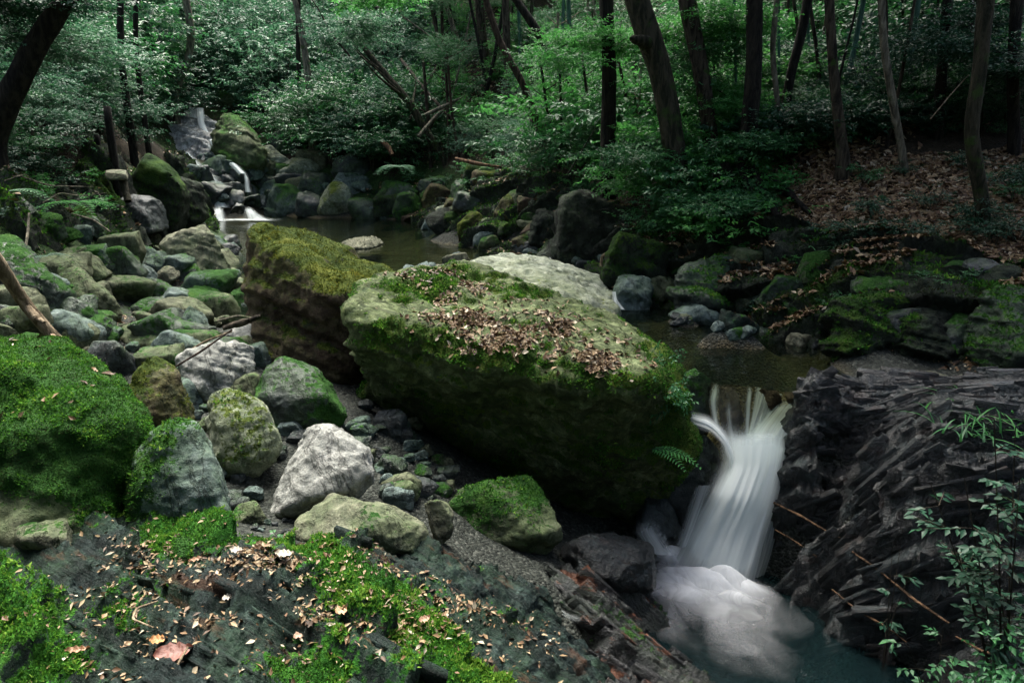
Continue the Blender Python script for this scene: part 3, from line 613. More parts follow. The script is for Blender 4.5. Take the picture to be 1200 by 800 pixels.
R_ = dict
for nm, out, mat, lab, kw in [
 ('boulder', [(160, 505), (172, 494), (222, 487), (240, 515), (255, 560), (269, 605), (250, 622), (215, 632), (165, 632), (156, 570)], 'grey', 'blue-grey pitted boulder with moss patches above a curved root', R_(seed=31, moss=.24, top=.25, depth=.5, tuft=9000)),
 ('boulder', [(228, 482), (240, 462), (264, 451), (302, 452), (324, 466), (334, 495), (324, 528), (300, 548), (262, 560), (240, 520)], 'lichen', 'pale boulder speckled with bright green moss patches', R_(seed=32, moss=.20, top=.12, tuft=9000, smooth=5)),
 ('boulder', [(308, 560), (318, 540), (340, 512), (380, 496), (424, 493), (446, 520), (447, 545), (420, 572), (380, 590), (340, 602), (318, 606)], 'pale', 'bare pale grey boulder with a slanting smooth face', R_(seed=33, moss=-.5, top=.2)),
 ('boulder', [(355, 605), (362, 585), (385, 575), (430, 571), (475, 580), (500, 600), (511, 622), (500, 640), (440, 646), (380, 646), (357, 630)], 'tan', 'oval tan boulder lying in front of the pale bare one', R_(seed=34, moss=-.02, top=.15, smooth=6)),
 ('boulder', [(532, 592), (552, 566), (578, 547), (602, 542), (640, 558), (659, 582), (666, 614), (645, 632), (600, 637), (560, 630), (536, 612)], 'olive', 'rounded mossy boulder sitting at the foot of the massive block', R_(seed=35, moss=.22, top=.1, tuft=9000)),
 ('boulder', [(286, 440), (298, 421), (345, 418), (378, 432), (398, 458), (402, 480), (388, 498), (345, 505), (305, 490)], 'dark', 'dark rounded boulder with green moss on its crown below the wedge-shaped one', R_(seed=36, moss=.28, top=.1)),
 ('boulder', [(198, 424), (222, 406), (262, 396), (290, 393), (300, 412), (294, 436), (268, 462), (238, 474), (212, 452)], 'pale', 'whitish sloping boulder with a dry stick lying across it', R_(seed=37, moss=-.15, top=.1, layer=.05)),
 ('boulder', [(131, 445), (148, 420), (176, 414), (206, 432), (233, 478), (228, 502), (195, 512), (152, 505), (134, 475)], 'brown', 'ridged brown and green mossy boulder behind the blue-grey one', R_(seed=38, moss=.26, top=.15, tuft=7000, tuftmat='moss_olive')),
 ('boulder', [(137, 386), (152, 373), (190, 370), (215, 382), (230, 392), (228, 404), (195, 410), (150, 407)], 'olive', 'wedge-shaped flat stone with green side in the middle of the boulder field', R_(seed=39, moss=.05, smooth=2)),
 ('boulder', [(189, 280), (200, 261), (212, 257), (245, 262), (268, 283), (277, 318), (272, 331), (235, 322), (200, 304)], 'tan', 'tall cracked boulder with tan top at the edge of the upper pool', R_(seed=40, moss=.05, top=.1, layer=.05)),
 ('boulder', [(258, 346), (266, 334), (288, 330), (303, 338), (304, 358), (296, 366), (262, 366)], 'olive', 'small rounded mossy boulder left of the wedge-shaped dark boulder', R_(seed=41, moss=.3)),
 ('boulder', [(-40, 268), (8, 282), (50, 306), (90, 334), (86, 356), (68, 366), (20, 345), (-40, 320)], 'dark', 'long slanting slab with a mossy upper edge under the dry log', R_(seed=42, moss=.15, top=.6, depth=1.2, layer=.07)),
 ('boulder', [(60, 312), (80, 308), (110, 322), (136, 345), (143, 362), (118, 366), (90, 352)], 'olive', 'tapered smooth olive slab pointing down the slope', R_(seed=43, moss=-.1)),
 ('boulder', [(50, 298), (70, 287), (100, 286), (104, 300), (80, 306), (56, 306)], 'olive', 'flat shelf stone above the tapered slab', R_(seed=44, moss=.0)),
 ('boulder', [(98, 292), (115, 285), (132, 296), (142, 318), (136, 334), (112, 326)], 'dark', 'mossy dark block beside the flat shelf stone', R_(seed=45, moss=.25)),
 ('boulder', [(144, 322), (156, 311), (176, 311), (186, 316), (184, 330), (172, 341), (148, 332)], 'grey', 'square-cut grey stone with a flat top', R_(seed=46, moss=-.35, smooth=1)),
 ('boulder', [(178, 318), (190, 312), (210, 314), (210, 322), (192, 334), (182, 334)], 'tan', 'flat brown stone leaning on the square-cut grey stone', R_(seed=47, moss=-.3, smooth=1)),
 ('boulder', [(188, 310), (205, 298), (222, 302), (240, 322), (238, 332), (214, 332), (198, 326)], 'dark', 'dark pyramid stone in front of the tall cracked boulder', R_(seed=48, moss=.15)),
 ('boulder', [(146, 296), (160, 286), (182, 284), (192, 300), (188, 312), (166, 314), (150, 308)], 'grey', 'grey block with green top below the tan flat stone', R_(seed=49, moss=.05)),
 ('boulder', [(168, 272), (178, 266), (192, 268), (194, 280), (182, 284), (168, 280)], 'tan', 'bright tan flat stone beside the tall cracked boulder', R_(seed=50, moss=-.4)),
 ('boulder', [(118, 290), (132, 286), (150, 296), (162, 310), (150, 314), (132, 306)], 'pale', 'pale ridge stone lying behind the square-cut grey stone', R_(seed=51, moss=-.1)),
 ('boulder', [(198, 348), (214, 337), (240, 335), (254, 343), (252, 356), (224, 362), (204, 360)], 'olive', 'low green-topped stone in the centre of the boulder field', R_(seed=52, moss=.25)),
 ('boulder', [(146, 366), (162, 352), (196, 347), (218, 350), (216, 362), (180, 372), (152, 374)], 'dark', 'flat brown stone with a leafy edge above the wedge-shaped flat stone', R_(seed=53, moss=.0)),
 ('boulder', [(208, 366), (222, 358), (240, 362), (250, 378), (250, 396), (236, 402), (228, 388), (210, 378)], 'grey', 'angular green-grey stone leaning near a pile of twigs', R_(seed=54, moss=.1, smooth=2)),
 ('boulder', [(84, 408), (110, 400), (146, 402), (152, 416), (128, 424), (92, 422)], 'tan', 'low flat brown stone where the dry log ends', R_(seed=55, moss=-.5)),
 ('boulder', [(8, 400), (22, 391), (48, 390), (64, 402), (62, 416), (30, 418)], 'olive', 'small mossy hump beside the dry log', R_(seed=56, moss=.5)),
 ('boulder', [(78, 378), (92, 366), (112, 372), (138, 378), (136, 398), (110, 402), (84, 398)], 'dark', 'dark angular stone littered with leaves beside the wedge-shaped flat stone', R_(seed=57, moss=.1)),
 ('boulder', [(56, 372), (72, 356), (94, 352), (106, 364), (96, 378), (68, 382)], 'dark', 'dark green stone under the tip of the tapered slab', R_(seed=58, moss=.15)),
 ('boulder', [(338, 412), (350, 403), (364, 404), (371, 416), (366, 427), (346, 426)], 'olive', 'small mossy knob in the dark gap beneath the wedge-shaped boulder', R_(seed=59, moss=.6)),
 ('boulder', [(266, 388), (284, 378), (304, 378), (308, 398), (296, 410), (276, 402)], 'pale', 'pale stone half buried beside the whitish sloping boulder', R_(seed=60, moss=-.4)),
 ('boulder', [(262, 590), (286, 584), (312, 590), (320, 606), (300, 616), (268, 616)], 'olive', 'dull green stone in the shadow between the speckled and pale boulders', R_(seed=61, moss=.1)),
 ('boulder', [(495, 580), (506, 572), (522, 580), (534, 596), (530, 622), (512, 636), (504, 610)], 'tan', 'upright tan stone wedged between the oval and the rounded mossy boulders', R_(seed=62, moss=-.1)),
 ('boulder', [(190, 646), (204, 630), (236, 628), (252, 640), (246, 662), (204, 664)], 'olive', 'bright moss cushion rock next to the curved root', R_(seed=63, moss=.6, tuft=26000, tuftlen=.010)),
 ('boulder', [(244, 652), (262, 636), (292, 634), (314, 650), (318, 672), (290, 684), (250, 676)], 'olive', 'domed moss cushion rock on the slate ledge', R_(seed=64, moss=.7, tuft=26000, tuftlen=.010)),
 ('boulder', [(14, 618), (32, 606), (62, 604), (92, 614), (106, 632), (60, 640), (20, 638)], 'tan', 'tan lichen-covered hump at the foot of the big moss-carpeted boulder', R_(seed=65, moss=.1)),
 ('boulder', [(792, 434), (800, 427), (820, 428), (834, 440), (833, 460), (826, 500), (796, 500), (790, 460)], 'dark', 'dark boulder with pale top holding back the pool left of the lip', R_(seed=66, moss=.05, Yb=4.85, depth=.35)),
 ('boulder', [(790, 505), (800, 497), (822, 503), (844, 524), (848, 560), (836, 610), (800, 640), (780, 600), (776, 540)], 'dark', 'wet black boulder behind the falling water', R_(seed=67, moss=-.2, Yb=4.75, depth=.4)),
 ('boulder', [(660, 632), (690, 618), (738, 618), (760, 640), (776, 672), (768, 684), (720, 690), (670, 672)], 'wet', 'glossy black wedge of rock in front of the plunge pool foam', R_(seed=68, moss=-.5, Yb=3.85, depth=.4)),
 ('boulder', [(740, 596), (752, 582), (784, 580), (802, 600), (800, 626), (770, 640), (748, 622)], 'dark', 'wet dark boulder under the corner of the massive block', R_(seed=69, moss=-.4, Yb=4.6)),
]:
    prock(nm, out, mat, lab, **kw)
# stone by the outlet of the upper pool and rust-brown stones in the lip of the fall
prock('boulder', [(704, 372), (722, 366), (728, 376), (722, 384), (708, 383)], 'tan', 'grey-brown stone sticking out below the pale lichen boulder', Yb=6.7, depth=.25, seed=70, moss=-.5)
for i, (ol, lab) in enumerate([([(840, 450), (852, 444), (868, 452), (874, 480), (866, 500), (846, 500)], 'rust-coloured stone under the thin left curtain of the waterfall lip'),
                ([(886, 452), (900, 447), (914, 452), (916, 470), (904, 482), (890, 476)], 'rust-coloured stone under the middle of the waterfall lip'),
                ([(918, 455), (932, 450), (942, 456), (940, 468), (926, 472)], 'brown stone at the outer end of the waterfall lip')]):
    prock('stone', ol, 'brown', lab, Yb=4.84, depth=.2, seed=80 + i, moss=-.6, cat='stone')

# ------------------------------------------------------------------ rocks along the far shore and the banks
far = [
 (333, 234, 78, 40, 'grey', 'striped cone-shaped rock beside the little double fall', .12, .4), (398, 232, 62, 40, 'lichen', 'lichen-spotted rock at the back of the upper pool', .1, .3), (352, 196, 50, 34, 'lichen', 'pale blocky rock above the striped cone-shaped rock', .1, .2),
 (440, 250, 46, 20, 'grey', 'low wet grey rock at the far waterline', -.2, 0), (478, 240, 50, 42, 'dark', 'dark green rock wall beside the square pale-topped block', .2, .2), (520, 240, 46, 34, 'lichen', 'square block with a pale speckled face above the pool', .08, .1),
 (512, 262, 40, 18, 'grey', 'flat grey rock sitting at the waterline under the square block', -.2, 0), (556, 262, 44, 36, 'brown', 'yellow-mossed rock overhanging the pool', .35, .3), (598, 246, 50, 42, 'brown', 'mossy leaning rock with a dark hollow under it', .35, .3),
 (548, 222, 40, 26, 'dark', 'dark rock topped with fallen leaves', .1, .1), (496, 276, 34, 9, 'dark', 'small black rock breaking the surface of the pool', -.5, 0), (575, 284, 32, 22, 'olive', 'little mossy rock on the shore below the overhanging rock', .25, .2),
 (622, 290, 44, 16, 'dark', 'layered grey rock at the end of the upper pool', -.1, .1), (572, 206, 36, 26, 'dark', 'shadowed mossy rock high on the shore bank', .3, .2), (642, 262, 46, 56, 'cliff', 'steep mossy outcrop face above the pale lichen boulder', .15, .2),
 (690, 262, 84, 92, 'cliff', 'broad dark mossy outcrop with a bare blue-grey foot', .12, .2), (745, 300, 70, 90, 'cliff', 'green velvet mossed bank rock under the thick curved tree', .35, .3), (740, 345, 60, 40, 'grey', 'smooth grey rock beside the small trickle', -.1, .1),
 (668, 300, 26, 16, 'grey', 'wet grey cobble between the outcrop and the domed boulder', -.4, 0), (654, 306, 22, 12, 'pale', 'pale cobble at the foot of the mossy outcrop', -.4, 0), (760, 352, 34, 18, 'dark', 'dark stone at the head of the lower pool', -.1, 0),
 (815, 368, 60, 22, 'grey', 'grey layered rock along the far edge of the lower pool', 0, .2), (862, 380, 60, 26, 'slate', 'mossy slate rock behind the lower pool', .2, .2), (905, 388, 56, 26, 'dark', 'dark rock with tan top near the driftwood branch', .0, .1),
 (948, 400, 50, 20, 'tan', 'flat tan-edged rock touching the lower pool', -.2, .1), (1000, 378, 60, 44, 'dark', 'black undercut rock below the leafy bank', .1, .3), (1065, 385, 60, 46, 'dark', 'grey-green slab leaning under the leafy bank', .0, .2),
 (1130, 390, 70, 50, 'dark', 'moss-topped black rock above the driftwood', .2, .3), (1180, 350, 60, 70, 'olive', 'mossy hump at the end of the leafy bank', .3, .3), (1040, 340, 90, 40, 'dark', 'wide moss-covered ledge rock halfway up the leafy bank', .35, .3),
 (930, 345, 80, 40, 'dark', 'mossy rock hidden in shade above the lower pool', .35, .3), (850, 340, 70, 40, 'dark', 'soft mossy mound beside the green velvet bank rock', .35, .3), (1100, 445, 40, 12, 'tan', 'flat tan stone near the driftwood branch', -.5, 0), (1150, 452, 56, 20, 'tan', 'tan wedge stone on top of the wet slate', -.4, 0),
 (1175, 470, 60, 26, 'slate', 'long green slate stone lying above the sapling', -.1, .1),
 (180, 222, 70, 80, 'cliff', 'tall mossy striped slab beside the cascade', .3, .3), (212, 232, 50, 70, 'cliff', 'steep green slab at the mouth of the cascade', .3, .3), (150, 250, 60, 40, 'dark', 'grey layered rock at the base of the striped slab', -.1, .1),
 (283, 190, 60, 40, 'grey', 'grey lower flank rock under the huge green-topped boulder', .0, .2), (258, 236, 30, 14, 'dark', 'wet dark ledge stone above the double step', -.3, 0), (300, 238, 30, 14, 'dark', 'wet ledge stone at the outer end of the double step', -.3, 0), (258, 116, 40, 18, 'olive', 'mossy boulder at the crest of the cascade', .3, .3), (318, 186, 44, 30, 'lichen', 'pale rock with a dark hollow right of the cascade', 0, .2),
 (330, 165, 40, 30, 'dark', 'shadowed rock behind the pale hollow rock', .1, .2), (366, 214, 60, 30, 'dark', 'mossy shore rock between cone-shaped and lichen-spotted rocks', .2, .3),
 (132, 285, 36, 34, 'dark', 'round mossy boulder with a curling root in front', .35, .3), (75, 278, 38, 20, 'olive', 'mossy stone beside the green fern leaves', .35, .2), (46, 262, 50, 26, 'dark', 'mossy rock under the bare arching twigs', .35, .2), (20, 245, 40, 30, 'dark', 'dark mossy rock on the upper left bank', .35, .2),
 (100, 266, 40, 24, 'dark', 'mossy rock below the footpath post', .3, .2),(8, 370, 40, 30, 'dark', 'dark stone under the slanting slab', .1, .2), (30, 376, 40, 22, 'grey', 'green-grey stone beside the dry log', .1, .2),
]
for a in far:
    cx, cy_, w, h, mat, lab, ms, tp = a
    erock('rock', cx, cy_, w, h, mat, lab, moss=ms, top=tp, cat='rock', layer=.05 if mat in ('cliff', 'grey') else 0, vox=-45, smooth=2, boxy=(mat in ('grey', 'dark', 'cliff', 'tan') and w > 24))
prock('boulder', [(232, 132), (240, 126), (262, 126), (290, 142), (308, 165), (306, 192), (290, 204), (268, 198), (250, 178), (236, 158)], 'olive', 'huge green-topped boulder beside the white chute', Yb=20.6, depth=1.8, seed=131, moss=.18, top=.3, layer=.1, rough=1.2)
for ol, lab, sd_, mt in [([(958, 372), (985, 345), (1030, 335), (1062, 352), (1050, 400), (1020, 412), (975, 410)], 'black slab with a mossy crown jutting from the bank behind the driftwood', 141, 'cliff'), ([(1048, 380), (1070, 352), (1120, 350), (1148, 380), (1140, 418), (1090, 424), (1060, 415)], 'undercut dark slab with moss on top next to the black one', 142, 'cliff'),
                     ([(1120, 372), (1150, 338), (1200, 335), (1250, 370), (1240, 430), (1160, 430)], 'large moss-draped rock where the bank meets the wet slate', 143, 'dark'), ([(868, 350), (890, 318), (940, 312), (975, 330), (968, 368), (920, 380), (880, 376)], 'layered dark rock with hanging moss in the middle of the bank', 144, 'cliff'),
                     ([(786, 340), (800, 300), (850, 290), (880, 312), (872, 358), (830, 370), (798, 364)], 'moss-covered rock shoulder under the spreading shrubs', 145, 'dark'), ([(1010, 318), (1040, 296), (1100, 292), (1150, 310), (1130, 345), (1060, 348)], 'mossy rock ledge beneath the leaf litter', 146, 'cliff')]:
    prock('boulder', ol, mt, lab, seed=sd_, moss=.22, top=.35, layer=.12, rough=1.3, smooth=1, tuft=3500, tuftlen=.024)
# cascade chute rock
cas = [WY(*p) for p in [(196, 132, 22.6), (232, 124, 23.2), (240, 160, 22.3), (262, 205, 21.0), (292, 232, 20.2), (250, 238, 19.9), (215, 205, 20.6), (186, 165, 21.6)]]
cas += [p + np.array([0, 1.2, -.3]) for p in cas] + [p + np.array([0, .5, -1.1]) for p in cas]
make_rock('cascade_rock', [cas], 'cascade', 'pale grey water-worn rock face of the upper cascade', moss=-.4, top=.1, seed=120, vox=.05, rough=1.6, layer=.25, cat='rock', smooth=1)
# loose stones
def stones(n, poly, sz, mats, label, group, seed, ms=0.0):
    nm = next((k_ for k_ in ('pebble', 'cobble', 'rock') if label.split(' ')[0] == k_ or (' ' + k_ + ' ') in label[:30]), 'stone')
    g = np.random.default_rng(seed); poly = np.array(poly); x0, y0 = poly.min(0); x1, y1 = poly.max(0); k = 0; tries = 0
    while k < n and tries < 4000:
        tries += 1; px, py = g.uniform(x0, x1), g.uniform(y0, y1)
        if poly_sd(np.array([px]), np.array([py]), poly)[0] < 0: continue
        w = g.uniform(*sz); k += 1
        erock(nm, px, py, w, w * g.uniform(.45, .7), mats[g.integers(len(mats))], label, moss=ms + g.uniform(-.3, .2), top=.2, group=group, cat=nm, n=10, vox=-30, smooth=1, facets=5, boxy=bool(g.random() < .65), keep=False)
stones(34, [(60, 290), (180, 280), (290, 330), (300, 440), (140, 440), (60, 380)], (9, 26), ['grey', 'tan', 'olive', 'dark'], 'small loose stone filling gaps of the upper boulder field', 'loose stones between the upper boulders', 1)
stones(16, [(232, 280), (292, 285), (296, 345), (246, 345)], (16, 40), ['dark', 'olive', 'grey'], 'wet stone on the shore between the cracked boulder and the wedge-shaped one', 'wet shore stones by the wedge-shaped boulder', 38, .1)
stones(60, [(-10, 250), (60, 262), (180, 270), (300, 335), (305, 460), (200, 480), (120, 440), (-10, 400)], (30, 74), ['grey', 'olive', 'dark', 'olive', 'dark'], 'half-buried mossy stone of the boulder field beside the stream', 'half-buried stones of the boulder field', 31, .2)
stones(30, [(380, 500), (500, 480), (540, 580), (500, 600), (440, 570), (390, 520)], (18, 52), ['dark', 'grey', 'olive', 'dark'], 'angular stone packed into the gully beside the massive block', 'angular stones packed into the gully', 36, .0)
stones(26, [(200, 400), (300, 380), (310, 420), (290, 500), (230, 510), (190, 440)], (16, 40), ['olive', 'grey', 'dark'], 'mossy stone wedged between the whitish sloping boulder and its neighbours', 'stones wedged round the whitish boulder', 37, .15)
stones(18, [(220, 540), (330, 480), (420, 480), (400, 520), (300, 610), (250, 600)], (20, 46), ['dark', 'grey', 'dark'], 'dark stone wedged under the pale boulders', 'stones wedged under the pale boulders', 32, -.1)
stones(40, [(740, 340), (1000, 395), (1200, 420), (1200, 300), (1000, 300), (760, 290)], (24, 60), ['dark', 'cliff', 'olive'], 'mossy rock embedded in the bank behind the lower pool', 'rocks embedded in the bank', 33, .25)
stones(40, [(430, 258), (560, 262), (640, 300), (720, 300), (730, 230), (560, 200), (440, 215)], (20, 50), ['dark', 'cliff', 'olive', 'brown'], 'mossy rock embedded in the shore above the upper pool', 'rocks embedded in the shore', 34, .2)
stones(24, [(310, 180), (430, 200), (430, 250), (350, 245), (300, 220)], (20, 44), ['dark', 'grey', 'olive'], 'mossy rock heaped right of the cascade', 'rocks heaped right of the cascade', 35, .15)
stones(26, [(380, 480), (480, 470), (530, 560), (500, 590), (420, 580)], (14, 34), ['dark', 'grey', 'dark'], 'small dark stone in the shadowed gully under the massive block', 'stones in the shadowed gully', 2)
stones(22, [(300, 600), (360, 610), (356, 640), (290, 634)], (5, 13), ['grey', 'dark', 'pale'], 'pebble in the gravel pocket below the bare pale boulder', 'pebbles in the gravel pocket', 3)
stones(12, [(455, 310), (540, 300), (530, 330), (470, 335)], (18, 40), ['tan', 'grey'], 'low smooth stone at the waterline between the large boulders', 'low stones in the shallow upper pool', 4, -.4)
stones(16, [(560, 276), (720, 300), (730, 330), (620, 300)], (12, 28), ['grey', 'dark'], 'dark cobble along the shore under the mossy outcrop', 'cobbles under the mossy outcrop', 5)
stones(18, [(770, 362), (980, 400), (980, 416), (790, 378)], (10, 26), ['dark', 'grey', 'tan'], 'cobble along the back edge of the lower pool', 'cobbles along the lower pool', 6)
stones(14, [(130, 240), (240, 250), (240, 262), (180, 262)], (10, 24), ['dark', 'grey'], 'stone below the striped mossy slab', 'stones below the striped slab', 7)
stones(26, [(214, 205), (244, 178), (285, 200), (320, 205), (300, 240), (240, 230)], (14, 34), ['dark', 'grey', 'pale'], 'dark wet stone scattered in the upper cascade', 'stones in the upper cascade', 8)
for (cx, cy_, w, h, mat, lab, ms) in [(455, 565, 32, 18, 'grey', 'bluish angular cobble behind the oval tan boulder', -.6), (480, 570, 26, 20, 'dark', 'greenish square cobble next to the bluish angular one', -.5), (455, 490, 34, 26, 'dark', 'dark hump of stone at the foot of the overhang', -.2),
                      (384, 487, 26, 12, 'tan', 'small flat tan stone propped behind the bare pale boulder', -.4), (343, 642, 26, 10, 'pale', 'white pebble-like stone in the gravel pocket', -.8), (262, 632, 30, 12, 'olive', 'pale hump stone behind the domed moss cushion', -.1)]:
    erock('stone', cx, cy_, w, h, mat, lab, moss=ms, top=.1, cat='stone', smooth=2)
# gravel bar in the pool
gb = WZ(422, 286, 0.0); k = 3600; g = np.random.default_rng(5); a = g.random(k) * 6.283; r = np.sqrt(g.random(k)); ir = 1 + .45 * fbm(np.stack([np.cos(a) * 1.5, np.sin(a) * 1.5, 0 * a], 1), 3, 5); cx_, cy_ = gb[0] + r * ir * np.cos(a) * .36, gb[1] + r * ir * np.sin(a) * .75; cz = .005 + .05 * (1 - r ** 2)
base = np.array([[0, 0, 1], [0, 0, -1], [1, 0, 0], [-1, 0, 0], [0, 1, 0], [0, -1, 0]], float); fc = np.array([[0, 2, 4], [0, 4, 3], [0, 3, 5], [0, 5, 2], [1, 4, 2], [1, 3, 4], [1, 5, 3], [1, 2, 5]])
V = base[None] * g.uniform(.010, .045, (k, 1, 3)) * np.where(g.random(k) < .1, 1.8, 1)[:, None, None] + np.stack([cx_, cy_, cz], 1)[:, None]; F = (fc[None] + 6 * np.arange(k)[:, None, None]).reshape(-1, 3)
tag(finish('gravel_bar', mesh_from('gravel_bar', V.reshape(-1, 3), F, {'moss': np.full(6 * k, -1.)}), M['tan'], smooth=False), 'small pale gravel bar rising out of the pool', 'gravel', kind='stuff')

# ------------------------------------------------------------------ falling water
def path3(l, n):
    P = np.array([WY(*p) for p in l]); s = np.r_[0, np.cumsum(np.linalg.norm(np.diff(P, axis=0), axis=1))]; t = np.linspace(0, s[-1], n)
    Q = np.stack([np.interp(t, s, P[:, c]) for c in range(3)], 1)
    for _ in range(6): Q[1:-1] = .5 * Q[1:-1] + .25 * (Q[:-2] + Q[2:])
    return Q
def ribbon(name, left, right, mat, parent, nu=24, nv=40, bulge=.05, cover=lambda u, v: 1.0, seed=0, off=0.0):
    A, B = path3(left, nv), path3(right, nv); u = np.linspace(0, 1, nu); v = np.linspace(0, 1, nv); U, V_ = np.meshgrid(u, v)
    P = A[:, None] * (1 - U[..., None]) + B[:, None] * U[..., None]
    q = np.stack([U.ravel() * 9, V_.ravel() * 1.2, 0 * U.ravel()], 1); n = fbm(q, 3, seed).reshape(U.shape)
    o_ = bulge * 4 * U * (1 - U) + .022 * n + off
    P[..., 1] -= o_; P[..., 2] += o_ * .25
    base = P.reshape(-1, 3).mean(0); V3 = P.reshape(-1, 3)
    cov = np.clip(cover(U, V_) + 0 * U, 0, 1).ravel()
    me = mesh_from(name, V3, grid_faces(nu, nv), {'cover': cov}, np.stack([U.ravel(), V_.ravel()], 1)); o = finish(name, me, M[mat]); o.parent = parent
    if parent is not None: o.matrix_parent_inverse = Matrix.Translation(-Vector(parent.location))
    return o
def fade(u, lo=.12, hi=.12): return ss(0, lo, u) * ss(1, 1 - hi, u)
WF = empty('waterfall', WZ(830, 690, -1.35), 'white main waterfall pouring between the massive block and the black slate', 'waterfall')
# smooth water bending over the lip
ribbon('lip_water', [(833, 446, 4.98), (834, 452, 4.93), (830, 470, 4.84), (835, 500, 4.74), (848, 520, 4.68)], [(880, 449, 4.98), (882, 455, 4.93), (880, 470, 4.86), (878, 500, 4.76), (878, 530, 4.66)], 'fall', WF, 40, 40, .03,
       lambda u, v: ss(0, .25, v) * (.04 + .55 * ss(.6, 1, v) + .5 * np.exp(-((u - .10) / .05) ** 2) + .45 * np.exp(-((u - .93) / .05) ** 2) + .25 * np.exp(-((u - .45) / .05) ** 2) * ss(.3, .5, v)), 1)
ribbon('lip_water', [(884, 452, 4.97), (882, 470, 4.84), (878, 495, 4.76), (872, 520, 4.68)], [(918, 462, 4.97), (906, 480, 4.84), (893, 505, 4.72), (880, 535, 4.64)], 'fall', WF, 30, 30, .03, lambda u, v: (.2 + .35 * v + .2 * ss(.7, 1, u)) * fade(u), 2)
ribbon('side_stream', [(908, 466, 4.95), (893, 480, 4.84), (875, 500, 4.74), (860, 530, 4.62), (846, 560, 4.56)], [(960, 464, 4.93), (954, 478, 4.80), (940, 504, 4.64), (928, 535, 4.57), (918, 575, 4.52)], 'fall', WF, 40, 50, .05,
       lambda u, v: ss(0, .2, v) * (.30 + .7 * ss(.25, .8, v)) * fade(u, .3, .2), 3)
ribbon('side_stream', [(796, 470, 4.75), (812, 480, 4.74), (832, 484, 4.72), (850, 502, 4.66), (868, 530, 4.6), (880, 570, 4.56)], [(796, 494, 4.62), (812, 501, 4.62), (832, 508, 4.60), (846, 522, 4.56), (852, 545, 4.52), (854, 575, 4.5)], 'fall', WF, 24, 50, .01,
       lambda u, v: .72 * fade(u, .5, .5) * ss(0, .3, v) * ss(1, .8, v), 4)
for k in range(3):
    ribbon('main_fall', [(846 - 3 * k, 506, 4.66), (848 - 4 * k, 545, 4.58), (832 - 5 * k, 580, 4.5), (812 - 6 * k, 618, 4.52), (790 - 8 * k, 658, 4.50)], [(932, 500, 4.64), (924, 540, 4.55), (912, 585, 4.46), (897, 635, 4.36), (884, 692, 4.25)], 'fall', WF, 60, 60, .10 - .03 * k,
           lambda u, v: (ss(0, .12, v) * .96) * ss(0, .22 + .1 * k, u) * ss(1, .60, u) ** (.8 + .3 * k) * ss(1, .80, v) + .25 * ss(1, .97, u) * ss(.2, .4, v) * (k == 0), 5 + k, off=-.035 * k)
ribbon('veil', [(903, 560, 4.56), (900, 600, 4.48), (886, 650, 4.42), (876, 682, 4.36)], [(919, 560, 4.58), (918, 600, 4.52), (906, 650, 4.46), (892, 690, 4.40)], 'fall', WF, 30, 40, .02, lambda u, v: .32 * fade(u, .3, .3) * ss(0, .1, v), 12)
ribbon('veil', [(812, 568, 4.62), (802, 600, 4.58), (790, 640, 4.52)], [(834, 568, 4.56), (822, 600, 4.52), (806, 640, 4.46)], 'fall', WF, 20, 30, .02, lambda u, v: .35 * fade(u, .5, .2), 13)
ribbon('veil', [(742, 608, 4.5), (740, 622, 4.45), (750, 645, 4.36)], [(768, 600, 4.5), (778, 622, 4.42), (800, 650, 4.3)], 'fall', WF, 20, 30, .04, lambda u, v: .38 * fade(u, .5, .5) * ss(0, .5, v), 14)
# foam cushion where the water lands
def foam(name, cpx, rx, ry, h, cov, seed, parent, mat='foam', z0=-1.345, drift=(0, 0), nr=50, na=90, rot=0.0):
    c = WZ(*cpx, z0); r = np.linspace(0, 1, nr); a = np.linspace(0, 2 * math.pi, na); Rr, Aa = np.meshgrid(r, a)
    n = fbm(np.stack([np.cos(Aa).ravel() * 2.2, np.sin(Aa).ravel() * 2.2, 0 * Aa.ravel()], 1), 3, seed).reshape(Rr.shape)
    rr = Rr * (1 + .25 * n); lx, ly = rr * np.cos(Aa) * rx, rr * np.sin(Aa) * ry
    x = c[0] + lx * math.cos(rot) - ly * math.sin(rot) + drift[0] * Rr ** 2; y = c[1] + lx * math.sin(rot) + ly * math.cos(rot) + drift[1] * Rr ** 2
    P = np.stack([x.ravel() * 5, y.ravel() * 5, 0 * x.ravel()], 1); b = fbm(P, 3, seed + 2).reshape(x.shape)
    z = z0 + .012 + h * np.exp(-(Rr * 1.9) ** 2) * (1 + .12 * b) + .008 * b
    cv = cov * ss(1, .0, Rr + .25 * b) ** 1.2
    me = mesh_from(name, np.stack([x, y, z], -1).reshape(-1, 3), grid_faces(nr, na), {'cover': cv.ravel()}, np.stack([(x + .3 * b).ravel() * 1.3 + .5 * y.ravel(), y.ravel() - .3 * x.ravel()], 1)); o = finish(name, me, M[mat]); o.parent = parent
    o.matrix_parent_inverse = Matrix.Translation(-Vector(parent.location)); return o
foam('foam', (828, 690), .50, .50, .0, .6, 21, WF, drift=(.05, -.35))
foam('foam', (820, 680), .46, .36, .05, .80, 22, WF, drift=(.02, -.1))
foam('foam', (832, 678), .46, .28, .08, .82, 23, WF, rot=-.59)
foam('foam', (826, 684), .40, .22, .11, .85, 24, WF, rot=-.59)
foam('foam', (806, 700), .30, .22, .05, .7, 27, WF, rot=-.5)
foam('foam', (860, 704), .22, .16, .06, .65, 28, WF, rot=-.5)
foam('foam', (872, 690), .26, .18, .07, .8, 29, WF, rot=-.6)
foam('foam', (850, 684), .30, .16, .14, .85, 30, WF, rot=-.6)
foam('foam', (790, 656), .26, .20, .10, .9, 25, WF)
